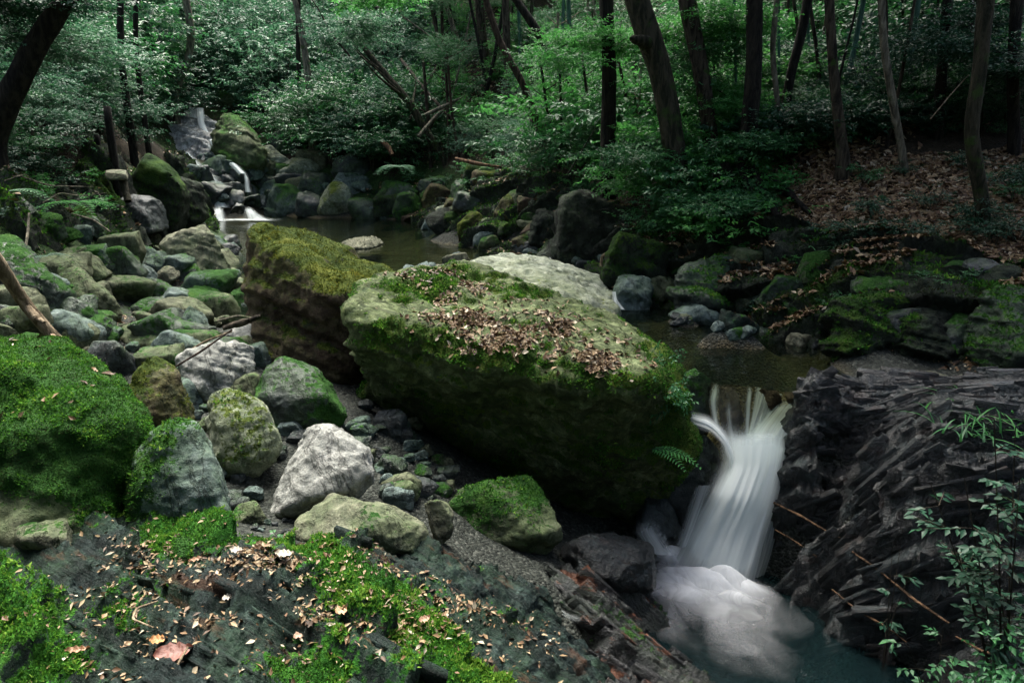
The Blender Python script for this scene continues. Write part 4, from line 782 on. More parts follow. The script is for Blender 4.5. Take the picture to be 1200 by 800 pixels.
foam('foam', (845, 726), .26, .34, .0, .22, 26, WF, drift=(.1, -.3), rot=.3)
def vol_mat(name, dens, col):
    t = NT(name); t.n.remove(t.b); v = t.node('ShaderNodeVolumePrincipled'); v.inputs['Color'].default_value = tuple(col) + (1,); v.inputs['Anisotropy'].default_value = .3
    co = t.node('ShaderNodeTexCoord').outputs['Object']; ln = t.node('ShaderNodeVectorMath', operation='LENGTH'); t.l.new(co, ln.inputs[0])
    t.l.new(t.math('MULTIPLY', t.step(ln.outputs['Value'], 1.0, .1), dens), v.inputs['Density']); t.l.new(v.outputs[0], t.out.inputs['Volume']); return t.m

# small falls
def smallfall(label, L, Rr_, cov, name='small_fall', cat='waterfall', seed=50, nu=14, nv=24, bulge=.04):
    c = np.mean([WY(*p) for p in L], 0); o = ribbon(name, L, Rr_, 'farfall', None, nu, nv, bulge, cov, seed); tag(o, label, cat)
smallfall('white water chute on the left side of the huge green-topped boulder', [(229, 127, 22.6), (231, 145, 22.1), (236, 158, 21.7), (240, 170, 21.4)], [(240, 127, 22.6), (241, 145, 22.1), (247, 158, 21.7), (254, 172, 21.4)], lambda u, v: (1.0 - .2 * v) * fade(u, .2, .25), seed=51)
smallfall('thin water sheet entering over the top of the cascade', [(213, 128, 22.6), (216, 136, 22.4)], [(233, 126, 22.6), (236, 140, 22.3)], lambda u, v: .7 * fade(u, .3, .3), seed=52)
smallfall('faint blue water slide across the middle of the cascade', [(240, 168, 21.3), (250, 185, 20.8), (262, 198, 20.4)], [(252, 170, 21.3), (264, 188, 20.8), (276, 198, 20.4)], lambda u, v: .7 * fade(u, .3, .3), seed=53)
smallfall('white sheet sliding down the pale cascade face', [(214, 180, 20.5), (222, 195, 20.1), (236, 212, 19.7), (250, 222, 19.5)], [(222, 178, 20.5), (238, 192, 20.1), (258, 208, 19.7), (268, 220, 19.5)], lambda u, v: (1.0 - .35 * v) * fade(u, .2, .4), seed=54)
smallfall('short bright spout low in the cascade', [(283, 200, 20.2), (286, 210, 20.0), (286, 225, 19.8)], [(288, 200, 20.2), (293, 210, 20.0), (296, 226, 19.8)], lambda u, v: .9 * fade(u, .45, .45) * ss(0, .4, v), seed=55)
smallfall('step of white water spilling into the upper pool', [(248, 241, 18.7), (248, 250, 18.4), (246, 258, 18.2)], [(262, 241, 18.7), (265, 250, 18.4), (268, 260, 18.2)], lambda u, v: .9 * fade(u, .4, .4) * ss(0, .4, v), seed=56)
smallfall('second step of white water beside a dark stone', [(284, 241, 18.7), (285, 249, 18.4), (284, 258, 18.2)], [(296, 242, 18.7), (304, 250, 18.3), (326, 259, 18.0)], lambda u, v: .9 * fade(u, .4, .5) * ss(0, .4, v), seed=57)
smallfall('thin foam line at the foot of the double step', [(246, 255.5, 18.0), (247, 259.5, 17.6)], [(345, 256, 18.0), (325, 260, 17.6)], lambda u, v: .55 * fade(u, .3, .5) * fade(v, .45, .5), name='foam_line', cat='foam', seed=58, nv=10)
smallfall('small trickle spilling beside the pale lichen boulder', [(716, 342, 7.3), (717, 352, 7.2), (718, 362, 7.1)], [(722, 342, 7.3), (724, 352, 7.2), (734, 363, 7.1)], lambda u, v: .55 * fade(u, .3, .3), seed=59)
smallfall('thin run of water winding over the wet slate shelf', [(612, 662, 3.75), (622, 675, 3.68), (640, 700, 3.5), (655, 722, 3.35), (680, 732, 3.22)], [(620, 660, 3.75), (634, 676, 3.68), (646, 696, 3.5), (662, 716, 3.35), (684, 722, 3.22)], lambda u, v: .38 * fade(u, .4, .4) * fade(v, .1, .1), name='water_trickle', cat='water', seed=60, bulge=.01)
erock('stone', 275, 244, 22, 12, 'dark', 'dark stone splitting the double step of white water', moss=-.3, cat='stone', Yb=18.4)

smallfall('white water running down between the cascade rocks', [(244, 166, 21.3), (252, 182, 20.9), (270, 196, 20.4), (280, 206, 20.1)], [(252, 164, 21.3), (264, 180, 20.9), (282, 194, 20.4), (290, 204, 20.1)], lambda u, v: .9 * fade(u, .3, .3), seed=71, bulge=.15)
smallfall('white water fanning over the foot of the pale cascade face', [(224, 200, 19.9), (236, 216, 19.6), (246, 232, 19.2), (250, 244, 18.9)], [(244, 200, 19.9), (258, 216, 19.6), (266, 232, 19.2), (270, 244, 18.9)], lambda u, v: .8 * fade(u, .3, .3), seed=72, bulge=.15)

# ------------------------------------------------------------------ foliage, trees, shrubs
def leaves_mesh(name, Pp, D, U, L, W, rn, bend=.25):
    """one folded leaf per row: base point, direction, up, length, width"""
    n = len(Pp); S = np.cross(D, U); S /= np.linalg.norm(S, axis=1)[:, None] + 1e-9; U2 = np.cross(S, D)
    L = L[:, None]; W = W[:, None]
    a = Pp; m = Pp + D * L * .45 - U2 * W * bend; l = Pp + D * L * .42 - S * W + U2 * W * .25; r = Pp + D * L * .42 + S * W + U2 * W * .25; t = Pp + D * L - U2 * L * .12
    V = np.stack([a, l, t, r, m], 1).reshape(-1, 3); b = 5 * np.arange(n)[:, None]
    F = np.concatenate([b + [0, 4, 1], b + [1, 4, 2], b + [2, 4, 3], b + [3, 4, 0]], 0)
    return mesh_from(name, V, F, {'rnd': np.repeat(rn, 5)})
def unit(v): return v / (np.linalg.norm(v, axis=-1, keepdims=True) + 1e-9)
def foliage(name, seed, rad, nclump, nspray, nleaf, L, mat, shell=.5, flat=.35, clump=.35, wr=.22):
    g = np.random.default_rng(seed); rad = np.array(rad)
    cc = unit(g.normal(size=(nclump, 3))) * (shell + (1 - shell) * g.random((nclump, 1))) ; cr = g.random(nclump)
    k = g.integers(nclump, size=nspray); off = g.normal(size=(nspray, 3)) * clump * np.array([1, 1, .45]); sc = (cc[k] + off) * rad
    sd = unit(unit(sc / rad) + .7 * g.normal(size=(nspray, 3)) * np.array([1, 1, flat])); sd[:, 2] *= .6; sd = unit(sd)
    up = unit(np.array([0, 0, 1.]) + .35 * g.normal(size=(nspray, 3)))
    i = np.repeat(np.arange(nspray), nleaf); j = np.tile(np.arange(nleaf), nspray); n = len(i)
    side = unit(np.cross(sd, up))[i]; sgn = np.where(j % 2, 1., -1.)[:, None]
    tw = L * nleaf * .33; base = sc[i] + sd[i] * (tw * (j / nleaf))[:, None] + .1 * L * g.normal(size=(n, 3))
    D = unit(sd[i] * .55 + side * sgn * .8 + .28 * g.normal(size=(n, 3)) - np.array([0, 0, .15])); U = unit(up[i] + .4 * g.normal(size=(n, 3)))
    rn = np.clip(.38 + .25 * (cr[k][i] - .5) + .25 * g.random(nspray)[i] + .16 * g.normal(size=n), 0, 1)
    me = leaves_mesh(name, base, D, U, L * g.uniform(.7, 1.2, n), L * wr * g.uniform(.8, 1.2, n), rn); me.materials.append(M[mat]); return me
def tube(path, rad, seg=10, seed=0, wob=.12, taper=True):
    P = np.array(path, float); n = len(P); T = unit(np.gradient(P, axis=0)); ref = np.array([0.13, .95, .2]); S = unit(np.cross(T, ref)); U = np.cross(S, T)
    a = np.linspace(0, 2 * math.pi, seg, endpoint=False); r = np.asarray(rad, float)[:, None]
    nn = 1 + wob * fbm(np.stack([np.tile(np.cos(a) * 1.5, n), np.tile(np.sin(a) * 1.5, n), np.repeat(np.arange(n) * .35, seg)], 1), 3, seed).reshape(n, seg) * 2
    V = P[:, None] + (S[:, None] * np.cos(a)[None, :, None] + U[:, None] * np.sin(a)[None, :, None]) * (r * nn)[..., None]
    F = []
    for i in range(n - 1):
        for k in range(seg): F.append((i * seg + k, i * seg + (k + 1) % seg, (i + 1) * seg + (k + 1) % seg, (i + 1) * seg + k))
    V = np.concatenate([V.reshape(-1, 3), P[:1], P[-1:]]); c0, c1 = n * seg, n * seg + 1
    F += [(c0, (k + 1) % seg, k, k) for k in range(0)]
    return V, np.array(F)
def resample(P, n, rounds=3):
    P = np.array(P, float); s = np.r_[0, np.cumsum(np.linalg.norm(np.diff(P[:, :3], axis=0), axis=1))]; t = np.linspace(0, s[-1], n)
    Q = np.stack([np.interp(t, s, P[:, c]) for c in range(P.shape[1])], 1)
    for _ in range(rounds): Q[1:-1] = .5 * Q[1:-1] + .25 * (Q[:-2] + Q[2:])
    return Q
def tubes_mesh(name, specs, mat, seg=10, seed=0, wob=.12):
    Vs, Fs, o = [], [], 0
    for P, r in specs:
        V, F = tube(P, r, seg, seed + len(Vs), wob); Vs.append(V); Fs.append(F + o); o += len(V)
    return mesh_from(name, np.concatenate(Vs), np.concatenate(Fs))
def limbs(P, rad, n, seed, L, z0=.45):
    """tapered side limbs that leave a trunk"""
    g = np.random.default_rng(seed); out = []
    for k in range(n):
        i = int(len(P) * g.uniform(z0, .95)); p = P[min(i, len(P) - 1)]; a = g.uniform(0, 6.28); l = L * g.uniform(.5, 1)
        d = np.array([math.cos(a), math.sin(a), g.uniform(.3, .9)]); q = [p + unit(d) * l * t + np.array([0, 0, .12 * l * t * t]) + .04 * l * g.normal(size=3) * t for t in np.linspace(0, 1, 7)]
        r0 = rad[min(i, len(P) - 1)] * .45; out.append((resample(q, 9, 1), np.linspace(r0, r0 * .2, 9)))
    return out
CROWN = {}
def crown_mesh(kind, v):
    k = (kind, v)
    if k in CROWN: return CROWN[k]
    mat, typ = kind.split('|')
    if typ == 'big': me = foliage('crown', 200 + v, (1.7, 1.7, 1.25), 26, 900, 10, .095, mat, .45, clump=.26)
    elif typ == 'mid': me = foliage('foliage', 300 + v, (.85, .85, .75), 16, 420, 9, .085, mat, .35, clump=.30)
    elif typ == 'fine': me = foliage('foliage', 400 + v, (.85, .85, .6), 14, 620, 9, .055, mat, .35, clump=.30)
    elif typ == 'small': me = foliage('foliage', 500 + v, (.34, .34, .26), 8, 90, 8, .06, mat, .25, clump=.35)
    elif typ == 'low': me = foliage('foliage', 600 + v, (.7, .6, .22), 12, 240, 9, .06, mat, .2, flat=.1, clump=.3)
    CROWN[k] = me; return me
def leafobj(name, kind, v, loc, parent, sc, rz):
    me = crown_mesh(kind, v); o = bpy.data.objects.new(name, me); C.objects.link(o); o.parent = parent
    o.location = loc; o.scale = sc; o.rotation_euler = (0, 0, rz); return o
TG = np.random.default_rng(99)
def tree(path, mat, label, Y=None, crown=('leaf_mid|big', 2.2, 4.0), ext=4.0, limb=4, group=None, name='tree', seg=12, flare=1.35, Yt=None, limbL=1.2):
    """path: (px, py, radius in px) from the foot up; the foot stands on the ground"""
    b = path[0]; fy = Y or G(b[0], b[1])[1]; Yt = Yt or fy; L = [];n = len(path)
    for i, (px, py, r) in enumerate(path):
        yy = fy + (Yt - fy) * i / max(1, n - 1); p = WY(px, py, yy); L.append(np.r_[p, r / 800 * yy])
    g0 = H(L[0][0], L[0][1])[0]
    L.insert(0, np.array([L[0][0], L[0][1], min(g0, L[0][2]) - .12, L[0][3] * flare]))
    if ext:
        d = unit(L[-1][:3] - L[-2][:3]); d = unit(d + np.array([0, 0, .8])); L.append(np.r_[L[-1][:3] + d * ext * .5, L[-1][3] * .85]); L.append(np.r_[L[-1][:3] + np.array([.1, .1, ext * .5]), L[-1][3] * .5])
    Q = resample(L, max(14, len(L) * 5), 2); P, rr = Q[:, :3], Q[:, 3]
    foot = P[0].copy(); t = empty(name, foot, label, 'tree', group)
    seed = int(TG.integers(1e6)); specs = [(P - foot, rr)] + limbs(P - foot, rr, limb, seed, limbL, .55 if ext else .35)
    finish('trunk', tubes_mesh('trunk', specs, mat, seg, seed, .10), M[mat], t)
    if crown:
        kind, s, up = crown
        leafobj('crown', kind, int(TG.integers(3)), P[-1] - foot + np.array([0, 0, up * .15]), t, (s, s, s * .9), TG.uniform(0, 6.28))
    return t
B = 'leaf_mid|big'; DK = 'leaf_dark|big'
tree([(712, 212, 9), (713, 150, 8.5), (714, 80, 8), (710, 0, 8)], 'bark_dark', 'straight dark trunk standing behind the mossy outcrop', Y=9.5, crown=(B, 1.0, 3))
tree([(800, 222, 13), (790, 180, 12), (783, 130, 12), (772, 80, 12.5), (757, 30, 13), (742, -10, 13)], 'bark_moss', 'thick curved trunk with a short broken stub', Y=8.3, crown=(B, 1.1, 3), limb=3)
tree([(838, 228, 11), (832, 160, 9), (823, 90, 9), (812, 40, 9), (803, -10, 9)], 'bark', 'slender brown trunk leaning beside the thick curved one', Y=8.5, crown=(B, 1.0, 3))
tree([(872, 235, 11), (876, 170, 9), (884, 90, 9), (884, -10, 8.5)], 'bark_dark', 'straight black trunk rising from tangled roots', Y=8.1, crown=(DK, .9, 3))
tree([(990, 205, 8), (984, 150, 6), (976, 80, 5), (971, -10, 5)], 'bark', 'thin leaning trunk at the top of the leafy bank', crown=(DK, .8, 3))
tree([(1062, 200, 4), (1050, 140, 4), (1036, 60, 4), (1032, -10, 4)], 'bark_pale', 'pale brown thin trunk behind the leafy bank', crown=(DK, .7, 3))
tree([(1155, 262, 7), (1146, 205, 8), (1135, 155, 7), (1148, 90, 7), (1156, 0, 8)], 'bark_moss', 'crooked lichen-spotted trunk at the end of the leafy bank', crown=(DK, .9, 3))
tree([(-14, 168, 14), (8, 120, 13), (38, 60, 12), (66, 14, 10), (92, -14, 8)], 'bark_dark', 'thick black trunk leaning in over the upper left bank', Y=8.4, crown=('leaf_dark|mid', 1.0, 1), ext=2.5, limb=3)
tree([(643, 188, 5), (632, 150, 4.5), (612, 95, 4), (585, 50, 3.5), (566, -10, 3.5)], 'rootwood', 'slim reddish trunk curving out over the stream', crown=('leaf_mid|big', 1.1, 1))
tree([(690, 132, 5), (668, 98, 5), (645, 62, 5), (622, 25, 4.5), (596, -12, 4)], 'bark_dark', 'dark leaning trunk with a crooked fork near its top', crown=(B, .9, 3))
tree([(524, 190, 4), (503, 160, 4.5), (478, 118, 4.5), (462, 100, 4), (434, 66, 3), (418, 46, 2.5), (400, 38, 2)], 'bark_moss', 'mossy fallen-looking tree leaning left over the pool', crown=('leaf_grey|mid', .9, 0), ext=0, limb=5, limbL=1.6)
tree([(530, 60, 8), (528, 30, 7), (524, -10, 7)], 'bark_dark', 'dark trunk high on the bare brown slope', crown=(B, 1.0, 3))
tree([(573, 95, 6), (566, 50, 5), (561, -10, 5)], 'bark', 'grey-brown trunk on the bare brown slope', crown=(B, .9, 3))
tree([(544, 94, 3), (538, 55, 3), (524, 10, 2.5), (515, -10, 2.5)], 'bark_pale', 'skinny pale trunk beside the grey-brown one on the slope', crown=(B, 1.0, 1))
tree([(143, 80, 3.5), (142, 50, 3.5), (140, 20, 3.5), (142, -10, 3.5)], 'bark_dark', 'dark upright trunk on the left bank behind the posts', Y=14, crown=('leaf_grey|mid', 1.0, 3), ext=5)
tree([(160, 70, 2.5), (158, 40, 2.5), (160, -10, 2.5)], 'bark_dark', 'second dark upright trunk close behind the first on the left bank', Y=16, crown=('leaf_grey|mid', 1.0, 3), ext=5)
tree([(14, 60, 6), (16, 20, 6), (20, -10, 6)], 'bark_dark', 'upright trunk partly hidden by the thick leaning black one', Y=13, crown=('leaf_grey|mid', 1.0, 3), ext=5)
tree([(205, 112, 2.5), (218, 80, 3), (225, 50, 4), (222, 20, 4), (216, -10, 4)], 'bark_pale', 'pale wavy trunk above the upper cascade', Y=22, crown=('leaf_grey|mid', 1.2, 3), ext=5)
tree([(364, 130, 4), (361, 90, 4), (356, 50, 3.5), (348, 10, 3), (343, -10, 3)], 'bark_pale', 'pale slender trunk among glossy shrubs behind the pool', Y=22, crown=('leaf_grey|mid', 1.2, 3), ext=5)
tree([(352, 128, 2.5), (349, 60, 2.5), (350, -10, 2.5)], 'bark_dark', 'dark thin trunk next to the pale slender one', Y=22.5, crown=('leaf_grey|mid', 1.0, 3), ext=5)
tree([(452, 60, 4), (446, 30, 4), (440, -10, 4)], 'bark_dark', 'dark trunk glimpsed through the glossy shrubs', Y=24, crown=('leaf_grey|mid', 1.2, 3), ext=5)
tree([(465, 50, 4), (460, 20, 4), (458, -10, 4)], 'bark_dark', 'another dark trunk close behind the one glimpsed through shrubs', Y=25, crown=('leaf_grey|mid', 1.2, 3), ext=5)
tree([(598, 120, 4), (594, 60, 4), (592, -10, 4)], 'bark', 'plain brown trunk midway up the far slope', crown=(B, 1.2, 1))
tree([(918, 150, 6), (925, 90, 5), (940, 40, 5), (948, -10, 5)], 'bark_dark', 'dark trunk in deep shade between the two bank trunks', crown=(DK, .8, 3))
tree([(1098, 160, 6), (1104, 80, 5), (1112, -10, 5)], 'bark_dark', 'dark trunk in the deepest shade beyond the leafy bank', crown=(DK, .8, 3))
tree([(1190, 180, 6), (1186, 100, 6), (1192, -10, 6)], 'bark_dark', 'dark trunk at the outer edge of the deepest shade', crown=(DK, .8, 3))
tree([(905, 190, 3), (912, 130, 3), (905, 60, 3), (910, 0, 2.5)], 'bark_pale', 'crooked thin pale stem beside the black trunk', ext=2, crown=(DK, .8, 1))
# slim culms
for (x0, y0, x1, y1, r, lab) in [(610, 95, 607, -10, 2.2, 'blue-green culm among the brown slope trunks'), (655, 90, 661, -10, 2.0, 'thinner blue-green culm left of the tall one'), (667, 120, 666, -10, 2.6, 'tall blue-green culm above the understory'),
                             (746, 90, 745, -10, 2.6, 'blue-green culm half hidden by the thick curved trunk'), (863, 180, 860, -10, 1.6, 'thin green culm in front of the straight black trunk'), (912, 140, 912, -10, 1.6, 'thin green culm right of the straight black trunk'),
                             (984, 132, 1014, -10, 3.0, 'long blue-green culm leaning over the thin bank trunk'), (1056, 130, 1078, -10, 3.0, 'leaning blue-green culm in the dark wood'), (1150, 125, 1165, -10, 2.0, 'faint green culm near the crooked lichen-spotted trunk'), (950, 110, 944, -10, 1.8, 'faint upright culm in the dark wood')]:
    tree([(x0, y0, r), ((x0 + x1) / 2 + 1, (y0 + y1) / 2, r), (x1, y1, r * .95)], 'culm', lab, ext=4, limb=0, crown=None, name='bamboo', flare=1.0, seg=8)

def shrub(px, py, hpx, kind, label, group, seed, wf=1.0, Y=None, stem=True, zf=1.0):
    g = np.random.default_rng(seed); b = G(px, py) if Y is None else WY(px, py, Y)
    if Y is not None: b[2] = H(b[0], b[1])[0]
    h = hpx / 800 * b[1]; typ = kind.split('|')[1]; base = {'mid': 1.6, 'fine': 1.3, 'small': .6, 'low': .5, 'big': 2.7}[typ]; s = h / base
    s = min(s, 1.9)
    nm_ = {'mid': 'shrub', 'big': 'shrub', 'fine': 'bush', 'small': 'plant', 'low': 'ground_shrub'}[typ]; t = empty(nm_, b, label, {'bush': 'bush', 'plant': 'plant'}.get(nm_, 'shrub'), group); hh = h * .55
    leafobj('foliage', kind, int(g.integers(3)), (0, 0, hh), t, (s * wf, s * wf, s * zf), g.uniform(0, 6.28))
    if stem:
        sp = []
        for k in range(3):
            a = g.uniform(0, 6.28); q = [np.array([math.cos(a) * .3 * h * u, math.sin(a) * .3 * h * u, h * (.9 * u) - .05]) + .02 * h * g.normal(size=3) for u in np.linspace(0, 1, 6)]
            sp.append((np.array(q), np.linspace(.022, .006, 6) * min(1.5, max(.5, h))))
        finish('stem', tubes_mesh('stem', sp, 'bark', 6, seed), M['bark'], t)
    return t
def thicket(n, poly, hpx, kinds, label, group, seed, wf=1.1, step=18, zf=1.0):
    g = np.random.default_rng(seed); poly = np.array(poly, float); x0, y0 = poly.min(0); x1, y1 = poly.max(0); pts = []; tr = 0
    while len(pts) < n and tr < 6000:
        tr += 1; p = np.array([g.uniform(x0, x1), g.uniform(y0, y1)])
        if poly_sd(p[:1], p[1:], poly)[0] < 0: continue
        if pts and min(np.hypot(*(p - q)) for q in pts) < step * (1 - tr / 7000): continue
        pts.append(p)
    for p in pts: shrub(p[0], p[1], g.uniform(*hpx), kinds[g.integers(len(kinds))], label, group, int(g.integers(1e6)), wf, zf=zf)
GM, GF = 'leaf_grey|mid', 'leaf_grey|fine'
thicket(30, [(240, 60), (480, 40), (480, 120), (420, 150), (330, 150), (255, 108)], (60, 100), [GM, GF], 'glossy grey-green shrub in the dense thicket above the upper pool', 'shrubs in the thicket above the upper pool', 11)
thicket(26, [(310, 118), (440, 110), (500, 150), (470, 205), (430, 200), (385, 196), (350, 180), (318, 160)], (50, 90), [GF, GM, 'leaf_mid|fine'], 'fine-leaved shrub leaning over the back of the upper pool', 'shrubs leaning over the upper pool', 12)
thicket(34, [(-10, 20), (230, 10), (215, 95), (150, 130), (-10, 150)], (70, 120), [GM, GF, 'leaf_mid|mid'], 'grey-green shrub of the tall thicket on the left bank', 'shrubs of the left bank thicket', 13)
thicket(18, [(0, 150), (90, 130), (200, 110), (205, 145), (150, 165), (60, 190), (0, 215)], (40, 70), ['leaf_mid|fine', GF, 'leaf_dark|fine'], 'low green shrub near the footpath on the left bank', 'low shrubs near the footpath', 14)
thicket(16, [(0, 190), (90, 205), (150, 235), (120, 268), (0, 260)], (16, 30), ['leaf_mid|small', 'leaf_dark|small', 'leaf_bright|small'], 'small leafy plant among the left bank rocks', 'small plants among the left bank rocks', 15, step=12)
SL = np.random.default_rng(321)
for k in range(34):
    x = SL.uniform(470, 880); y = SL.uniform(60, 205); r = SL.uniform(1.2, 2.4); dx = SL.uniform(-30, 30)
    tree([(x, y, r), (x + dx * .5 + SL.uniform(-4, 4), y - 60, r * .9), (x + dx, y - 130, r * .8)], ['bark', 'bark_dark', 'bark_pale', 'rootwood'][k % 4], 'thin bare young tree standing on the slope between the larger trunks', crown=('leaf_mid|fine', .7, 0) if k % 2 else None, ext=0 if y > 120 else 2, limb=3, name='sapling_tree', seg=6, limbL=.7, group='thin young trees on the slope')
for k in range(16):
    x = SL.uniform(890, 1200); y = SL.uniform(60, 190); r = SL.uniform(1.2, 2.6); dx = SL.uniform(-30, 30)
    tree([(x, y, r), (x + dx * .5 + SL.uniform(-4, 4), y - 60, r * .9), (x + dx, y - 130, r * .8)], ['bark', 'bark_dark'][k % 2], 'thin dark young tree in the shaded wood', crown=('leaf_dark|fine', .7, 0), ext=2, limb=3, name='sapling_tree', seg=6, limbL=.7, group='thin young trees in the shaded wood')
thicket(26, [(450, 60), (700, 40), (740, 130), (640, 200), (520, 190)], (26, 50), ['leaf_mid|fine', GF, 'leaf_bright|fine'], 'loose green shrub scattered over the brown slope', 'loose shrubs on the brown slope', 26, step=12, wf=1.0)
thicket(30, [(430, 90), (560, 120), (700, 110), (700, 200), (560, 205), (500, 190)], (24, 48), ['leaf_mid|fine', GF, 'leaf_bright|small', 'leaf_mid|small'], 'understory shrub on the slope behind the mossy shore rocks', 'understory shrubs behind the shore rocks', 16, step=14)
thicket(14, [(480, 0), (720, 0), (700, 90), (560, 90)], (20, 44), ['leaf_mid|fine', 'leaf_dark|fine', 'leaf_bright|fine'], 'sparse shrub on the bare brown slope', 'sparse shrubs on the brown slope', 17, step=16)
thicket(22, [(640, 140), (860, 130), (860, 215), (690, 225)], (36, 66), ['leaf_bright|fine', 'leaf_mid|low', 'leaf_bright|low'], 'bright green layered shrub between the dark trunks', 'bright shrubs between the dark trunks', 18, step=16)
thicket(12, [(740, 225), (900, 225), (900, 290), (770, 290)], (28, 48), ['leaf_mid|low', 'leaf_mid|fine', 'leaf_bright|low'], 'spreading leafy shrub overhanging the mossy bank', 'spreading shrubs overhanging the mossy bank', 19)
thicket(40, [(640, 40), (900, 30), (1000, 80), (900, 190), (700, 200)], (30, 56), ['leaf_bright|fine', 'leaf_mid|fine', 'leaf_bright|low', 'leaf_mid|mid'], 'green layered shrub among the trunks of the far slope', 'layered shrubs among the trunks', 27, step=14, wf=1.1)
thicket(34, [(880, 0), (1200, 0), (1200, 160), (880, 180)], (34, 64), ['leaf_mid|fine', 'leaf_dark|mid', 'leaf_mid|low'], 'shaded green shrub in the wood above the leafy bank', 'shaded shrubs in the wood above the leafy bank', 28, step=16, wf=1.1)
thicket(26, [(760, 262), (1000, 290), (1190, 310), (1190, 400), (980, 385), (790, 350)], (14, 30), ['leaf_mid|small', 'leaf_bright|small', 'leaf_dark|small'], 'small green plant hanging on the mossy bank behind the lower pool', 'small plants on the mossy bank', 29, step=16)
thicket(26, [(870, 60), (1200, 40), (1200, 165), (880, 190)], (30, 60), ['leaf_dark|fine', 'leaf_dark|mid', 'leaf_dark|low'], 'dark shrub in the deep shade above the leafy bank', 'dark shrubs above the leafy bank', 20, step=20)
thicket(14, [(960, 190), (1200, 200), (1200, 330), (1000, 300)], (16, 34), ['leaf_dark|small', 'leaf_mid|small', 'leaf_dark|low'], 'small dark plant growing through the leaf litter', 'small plants in the leaf litter', 21, step=20)
thicket(14, [(470, 196), (640, 205), (720, 225), (660, 240), (480, 220)], (14, 26), ['leaf_mid|small', 'leaf_bright|small'], 'small leafy plant rooted on the shore rocks', 'small plants on the shore rocks', 22, step=12)
thicket(16, [(150, -20), (520, -30), (520, 20), (150, 30)], (90, 130), ['leaf_bright|big', 'leaf_grey|big', 'leaf_mid|big'], 'sunlit green treetop foliage at the head of the valley', 'bright foliage at the head of the valley', 23, step=26)
thicket(14, [(520, -60), (900, -60), (900, 0), (520, 0)], (70, 110), ['leaf_bright|mid', 'leaf_mid|mid', 'leaf_bright|mid'], 'green shrub along the upper edge of the far slope', 'shrubs along the upper far slope', 24, step=26)
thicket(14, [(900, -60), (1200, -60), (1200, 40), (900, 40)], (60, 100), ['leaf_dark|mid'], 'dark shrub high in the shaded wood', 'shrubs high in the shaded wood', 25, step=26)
# hanging layered branches between the trunks
def bough(name, a, b, Y0, Y1, kind, label, n=4, sc=.8, group=None, r=.012, mat='bark_dark'):
    p, q = WY(a[0], a[1], Y0), WY(b[0], b[1], Y1); t = empty(name, p, label, 'branch', group); g = np.random.default_rng(int(abs(p[0] * 1000) + abs(q[2] * 777)))
    P = resample([p - p, (q - p) * .35 + [0, 0, .05], (q - p) * .7 + [0, 0, .04], q - p], 10, 2)
    finish('stem', tubes_mesh('stem', [(P, np.linspace(r, r * .3, 10))], mat, 6), M[mat], t)
    for k in range(n):
        u = (k + .6) / n; c = (q - p) * u + [g.uniform(-.1, .1), g.uniform(-.1, .1), g.uniform(-.05, .08)]
        leafobj('foliage', kind, int(g.integers(3)), c, t, (sc, sc, sc * .8), g.uniform(0, 6.28))
for (a, b, Y0, Y1, kind, lab, n, sc) in [
    ((712, 40), (640, 64), 9.7, 8.8, 'leaf_bright|low', 'bright leafy branch reaching left from the straight dark trunk', 3, .8), ((714, 60), (770, 30), 9.7, 9.4, 'leaf_bright|low', 'bright leafy branch between the straight and the curved trunks', 3, .8),
    ((812, 30), (868, 40), 9.2, 8.6, 'leaf_bright|low', 'bright branch crossing towards the black trunk', 4, .9), ((826, 100), (870, 130), 9.2, 8.4, 'leaf_bright|low', 'lower bright branch crossing towards the black trunk', 3, .7),
    ((790, 170), (720, 182), 8.8, 8.2, 'leaf_mid|low', 'flat leafy branch in front of the straight dark trunk', 3, .7), ((838, 190), (900, 172), 8.8, 7.8, 'leaf_mid|low', 'flat dark leafy branch before the tangled roots', 4, .7),
    ((876, 150), (960, 140), 8.6, 8.0, 'leaf_dark|low', 'dark layered branch reaching over the leafy bank', 4, .8), ((790, 232), (850, 248), 8.2, 7.2, 'leaf_mid|low', 'low leafy branch drooping over the velvet mossed bank', 4, .6),
    ((400, 4), (470, -10), 15, 14, 'leaf_bright|small', 'yellow-green spray hanging over the pool', 4, 1.5), ((420, 46), (440, 20), 17, 16, 'leaf_grey|low', 'grey-green spray on the leaning mossy tree', 3, 1.2),
    ((1156, 20), (1100, 60), 8, 7.4, 'leaf_dark|low', 'shaded branch reaching from the crooked lichen-spotted trunk', 4, .8), ((1160, 60), (1230, 90), 8, 7.0, 'leaf_dark|low', 'shaded branch beyond the crooked lichen-spotted trunk', 3, .8),
    ((-20, 40), (90, 60), 9, 9.5, 'leaf_grey|low', 'grey leafy branch behind the thick leaning trunk', 4, 1.0), ((-30, 10), (60, -5), 8.5, 8.5, 'leaf_dark|low', 'dark leafy branch crossing the top of the thick leaning trunk', 4, 1.0)]:
    bough('leafy_branch', a, b, Y0, Y1, kind, lab, n, sc)

stub = [WY(758, 50, 8.2), WY(748, 47, 8.05), WY(738, 45, 7.9)]; c0 = stub[0]
so = finish('broken_branch', tubes_mesh('broken_branch', [(resample(np.array(stub) - c0, 8, 1), np.array([.08, .075, .065, .055, .05, .045, .03, .008]))], 'bark', 10, 5), M['bark_moss']); so.location = c0
_t = [o for o in C.objects if o.get('label') == 'thick curved trunk with a short broken stub'][0]; so.parent = _t; so.matrix_parent_inverse = Matrix.Translation(-Vector(_t.location))

